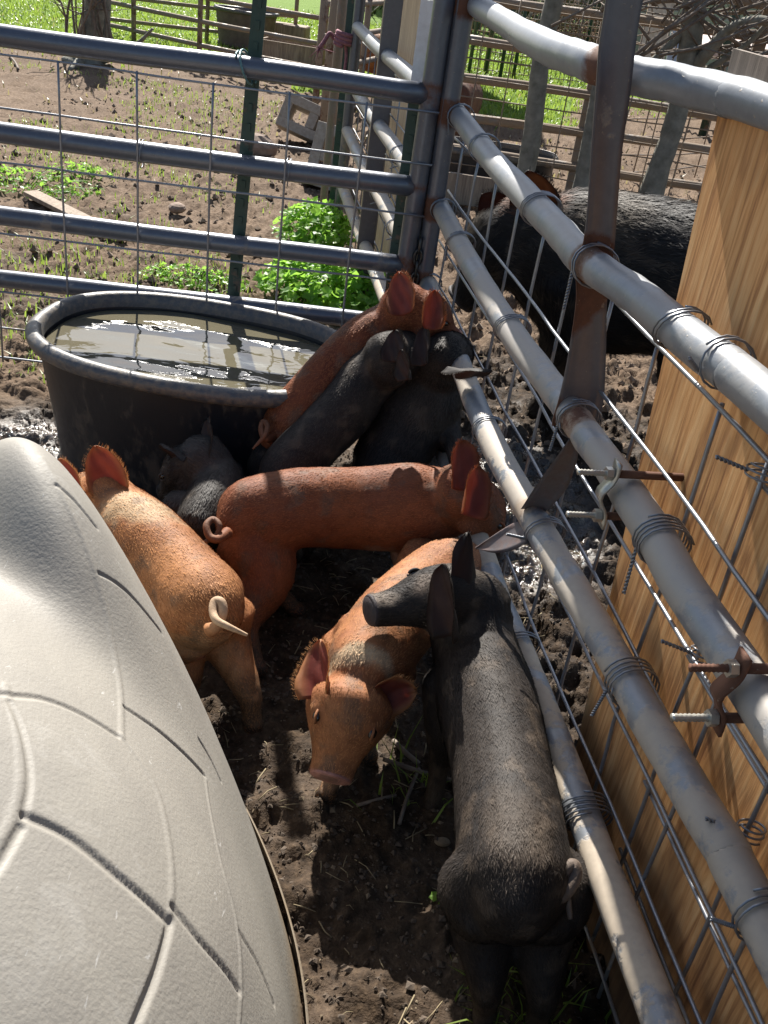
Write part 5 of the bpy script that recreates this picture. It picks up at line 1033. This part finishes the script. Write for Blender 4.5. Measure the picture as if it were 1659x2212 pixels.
t3 = [([(1700, 62, -.5), (1640, 44, -.4), (1580, 62, -.2), (1530, 112, -.1), (1490, 160, 0), (1470, 215, 0)], (.022, .052)), ([(1446, 300, 0), (1438, 360, .05), (1420, 430, .1), (1404, 482, .1)], (.028, .045)), ([(1492, 436, -.1), (1452, 452, -.1), (1398, 476, 0)], (.014, .035)), ([(1290, 218, -.1), (1345, 185, -.1), (1400, 140, 0), (1490, 60, 0)], (.012, .028)), ([(1700, 0, -.3), (1620, 90, -.2), (1560, 130, -.1), (1490, 175, 0)], (.012, .025))]
tree('bare_tree', 'largest forked grey tree with a sawn limb, left of the plywood', [(1520, -190), (1508, -60), (1498, 30), (1488, 120), (1470, 215), (1445, 305), (1412, 395), (1383, 486)], [.066, .07, .072, .074, .072, .070, .075, .085], t3, twl(34, (1330, 1640), (0, 150), 6.9, 1)+twl(16, (1400, 1660), (0, 130), 6.9, -1), 6.9, TG)
# black trough behind the sow
c = at(1012, 398, 0); tub('feed_tub', (c[0]+.1, c[1]-.1), .50, .26, .30, 0, 'long black feed tub behind the sow, left of the trees', 'trough', taper=.05, rimw=.014, wall=MAT['tub'])
c = at(1010, 440, 0); mb = MB().box(c+Z3*.09, .42, .018, .10, (nrm(A_([1, .02, 0])), nrm(A_([0, 1, 0])), Z3)); tag(bevel(mb.build('mud_board', MAT['oldwood'], smooth=False), .003), 'grey board on edge in the mud in front of the black feed tub', 'board')
# hog shelter
YS = 12.6; sl, sr_ = atY(842, 100, YS)[0], atY(1005, 100, YS)[0]
sh_ = thing('hog_shelter', ((sl+sr_)/2, YS+.9, 0), 'orange pine board hog shelter with a low dark opening', 'shelter')
mb = MB()
for i in range(7): mb.box(((sl+sr_)/2, YS+rs.normal()*.004, 1.02+.205*i), (sr_-sl)/2, .014, .100)
mb.build('front_boards', MAT['orangewood'], sh_, smooth=False)
mb = MB()
for x in (sl+.05, (sl+sr_)/2+.05, sr_-.05): mb.box((x, YS-.035, 1.15), .045, .02, 1.15)
mb.build('framing', MAT['oldwood'], sh_, smooth=False)
mb = MB(); mb.box((sl-.02, YS+.9, 1.1), .014, .88, 1.1); mb.box((sr_+.02, YS+.9, 1.1), .014, .88, 1.1); mb.box(((sl+sr_)/2, YS+1.8, 1.1), (sr_-sl)/2, .014, 1.1); mb.build('walls', MAT['orangewood'], sh_, smooth=False)
mb = MB(); mb.box(((sl+sr_)/2, YS+.85, 2.50), (sr_-sl)/2+.15, 1.15, .02); mb.build('roof', MAT['oldwood'], sh_, smooth=False)
# dark T-posts and wire round the green strip
for i, (x, y) in enumerate(((1012, 160), (1048, 160), (1078, 178), (1108, 170), (1150, 120), (1262, 120), (1290, 118))):
    p = at(x, y, 0); tag(MB().tube([p, p+Z3*.7, p+Z3*1.35+A_([.02, 0, 0])], .026, 6).build('fence_post', MAT['tpost'], None, attr='rust'), '%s dark steel post of the wire fence by the green strip' % ('first', 'second', 'third', 'fourth', 'fifth', 'sixth', 'seventh')[i], 'fence post', 'dark posts beyond the pipe fence')
nf = thing('wire_fence', (1.2, 12.4, 0), 'fine wire fence in front of the green grass strip', 'fence'); mb = MB()
pa_, pb_ = at(985, 150, 0), at(1300, 190, 0)
for i in range(10): mb.tube([pa_+Z3*(.05+.12*i), (pa_+pb_)/2+Z3*(.04+.12*i), pb_+Z3*(.05+.12*i)], .007, 4)
for i in range(34): q = pa_*(1-i/33)+pb_*i/33; mb.tube([q, q+Z3*1.2], .006, 4)
mb.build('wires', MAT['far_rail'], nf, attr='rust')
# scrap sheets and shed on the far right
MAT['paleply'] = board_mat('pale_sheathing', (.50, .34, .20), (.62, .46, .30), (.70, .56, .40), stretch=(3, 3, 1)); MAT['bluepanel'] = simple('grey_blue_panel', (.42, .48, .55), (.30, .35, .42), 4, .5, .1); MAT['clapboard'] = board_mat('grey_clapboard', (.26, .24, .21), (.36, .335, .30), (.45, .42, .38), stretch=(1, 1, 12)); MAT['pinkwood'] = board_mat('pinkish_boards', (.42, .30, .26), (.58, .46, .42), (.68, .60, .56), stretch=(1, 8, 1))
def sheet(name, px, Ys, mat, lab, cat, th=.03): mb = MB(); slab(mb, [atY(x, y, Y_) for (x, y), Y_ in zip(px, Ys)], th); o = mb.build(name, MAT[mat], smooth=False); return tag(o, lab, cat)
sheet('particle_board', [(1376, 135), (1432, 140), (1458, 10), (1404, -10)], (12.6, 12.6, 13.1, 13.1), 'paleply', 'pale plywood sheet leaning on the far wire fence, right of the stay', 'plywood')
sheet('old_door', [(1436, 148), (1512, 150), (1512, 66), (1450, 62)], (12.8, 12.8, 13.1, 13.1), 'bluepanel', 'blue-grey panel leaning beside the pale plywood sheet', 'panel')
sheet('scrap_boards', [(1508, 122), (1680, 150), (1680, 98), (1512, 74)], (13.0, 12.5, 13.6, 14.2), 'pinkwood', 'heap of pinkish sheathing boards at the right edge', 'boards', .12)
a, b = atY(1440, 60, 19.), atY(1780, 60, 17.); mb = MB(); a[2] = b[2] = 0
dn = nrm(b-a); 
for i in range(16): mb.box((a+b)/2+Z3*(.11+.2*i)+A_([0, .02*(i % 2), 0]), np.linalg.norm(b-a)/2, .02, .103, (dn, A_([-dn[1], dn[0], 0]), nrm(Z3+A_([0, -.06, 0]))))
shd = thing('wooden_shed', (a+b)/2, 'weathered grey clapboard shed at the top right', 'shed'); mb.build('wall', MAT['clapboard'], shd, smooth=False)
mb = MB(); mb.box((a+b)/2+Z3*3.5+A_([0, 1.6, 0]), np.linalg.norm(b-a)/2+.3, 2.1, .05, (dn, A_([-dn[1], dn[0], 0]), Z3)); mb.build('roof', MAT['oldwood'], shd, smooth=False)
mb = MB(); mb.box((a+b)/2+Z3*1.6+A_([0, 3.2, 0]), np.linalg.norm(b-a)/2, .03, 1.6, (dn, A_([-dn[1], dn[0], 0]), Z3)); mb.build('rear_wall', MAT['clapboard'], shd, smooth=False)
p = at(1568, 122, 0); p = atY(1568, 110, 12.0)*A_([1, 1, 0]); tag(MB().tube([p, p+Z3*1.2, p+Z3*2.2+A_([.06, 0, 0])], .05, 8).build('fence_post', MAT['tpost'], None, attr='rust'), 'thick dark green post with a white rail in front of the grey shed', 'fence post')
pp = atY(1590, 0, 12.0); tag(MB().tube([pp+A_([-.1, 0, 0]), pp+A_([1.2, 0, .0])], .03, 8).build('white_rail', MAT['white']), 'white pipe rail in front of the shed wall', 'rail')
# brush pile and distant bare woods
c = at(1215, 108, 0); mb = MB()
for i in range(420):
    a_ = rs.random()*6.28; q = math.sqrt(rs.random()); p = c+A_([q*math.cos(a_)*1.0, q*math.sin(a_)*.8, .9*(1-q*q)*rs.random()]); dd = nrm(A_([rs.normal(), rs.normal(), rs.normal()*.4])); mb.tube([p-dd*.25, p+dd*.05+Z3*.02, p+dd*.3], [.012, .010, .004], 4)
MAT['brush'] = simple('rusty_brush', (.30, .19, .12), (.18, .11, .075), 20, .9, 0); tag(mb.build('brush_pile', MAT['brush']), 'round heap of rusty brown brushwood beyond the pipe fence', 'brush pile')
mb = MB()
for i in range(230):
    Y_ = rs.uniform(24, 40); X_ = rs.uniform(-3, 22)*Y_/30; r = rs.uniform(.05, .17); h_ = rs.uniform(5, 9); lx = rs.normal()*.3; mb.tube([(X_, Y_, -.1), (X_+lx*.5, Y_, h_*.5), (X_+lx, Y_, h_)], [r, r*.8, r*.4], 6)
    for k in range(9):
        z = rs.uniform(.4, h_); dd = nrm(A_([rs.normal(), rs.normal()*.5, .5])); L_ = rs.uniform(.8, 2.2); b = A_([X_+lx*z/h_, Y_, z]); mb.tube([b, b+dd*L_*.5, b+dd*L_+Z3*.2], [r*.25, r*.18, .01], 4)
for i in range(1500):
    Y_ = rs.uniform(22, 30); X_ = rs.uniform(-3, 22)*Y_/30; dd = nrm(A_([rs.normal()*.5, rs.normal()*.3, .8])); b = A_([X_, Y_, 0]); L_ = rs.uniform(.5, 1.8); mb.tube([b, b+dd*L_*.5, b+dd*L_], [.018, .014, .006], 4)
MAT['woods'] = simple('winter_woods', (.19, .17, .145), (.11, .10, .085), 3, .95, 0); tag(mb.build('winter_woods', MAT['woods']), 'grey leafless woods beyond the green strip', kind='stuff')
mb = MB()
# far pigs
p1_, p2_ = aY(742, 108, 10.9), aY(868, 122, 10.9)
pig('far orange pig standing at the hog shelter opening, only its lit back visible', [(p1_, .13/1.6, .16/1.6), ((p1_*2+p2_)/3, .17/1.6, .2/1.6), ((p1_+p2_*2)/3, .17/1.6, .2/1.6), (p2_, .13/1.6, .15/1.6)], (p2_+A_([.12, -.05, -.02]), p2_+A_([.42, -.15, -.2])), [dict(b=p2_+A_([.1, -.08, .1]), t=p2_+A_([.06, -.1, .22]), n=(0, -1, 0), w=.06)],
    [dict(p=leg4(q_, q_*A_([1, 1, 0])+A_([0, o_, 0]), A_([1, 0, 0]), True, 1.6), r=HR) for q_, o_ in ((p1_-Z3*.05, -.08), (p1_-Z3*.05, .1), (p2_-Z3*.05, -.08), (p2_-Z3*.05, .1))], None, ((.50, .20, .06), (.42, .15, .05), (.25, .15, .08)), sc=1.6, hairs=2500, hlen=.02, eyes=False, group=None, hroot=(.6, .3, .12))
p1_, p2_ = aY(985, 225, 8.6), aY(1010, 215, 9.4)
pig('brown pig seen from behind through the far mesh, left of the first tree', [(p1_, .12/1.6, .17/1.6), ((p1_+p2_)/2, .16/1.6, .21/1.6), (p2_, .14/1.6, .18/1.6)], (p2_+A_([.0, .2, -.05]), p2_+A_([.05, .5, -.25])), [],
    [dict(p=leg4(q_, q_*A_([1, 1, 0])+A_([o_, 0, 0]), A_([0, 1, 0]), True, 1.6), r=HR) for q_, o_ in ((p1_-Z3*.05, -.09), (p1_-Z3*.05, .09), (p2_-Z3*.05, -.09), (p2_-Z3*.05, .09))], None, ((.16, .07, .035), (.12, .05, .03), (.12, .08, .05)), sc=1.6, hairs=2500, hlen=.02, eyes=False, group=None)

for o in S.objects:
    if '_o' in o: del o['_o']
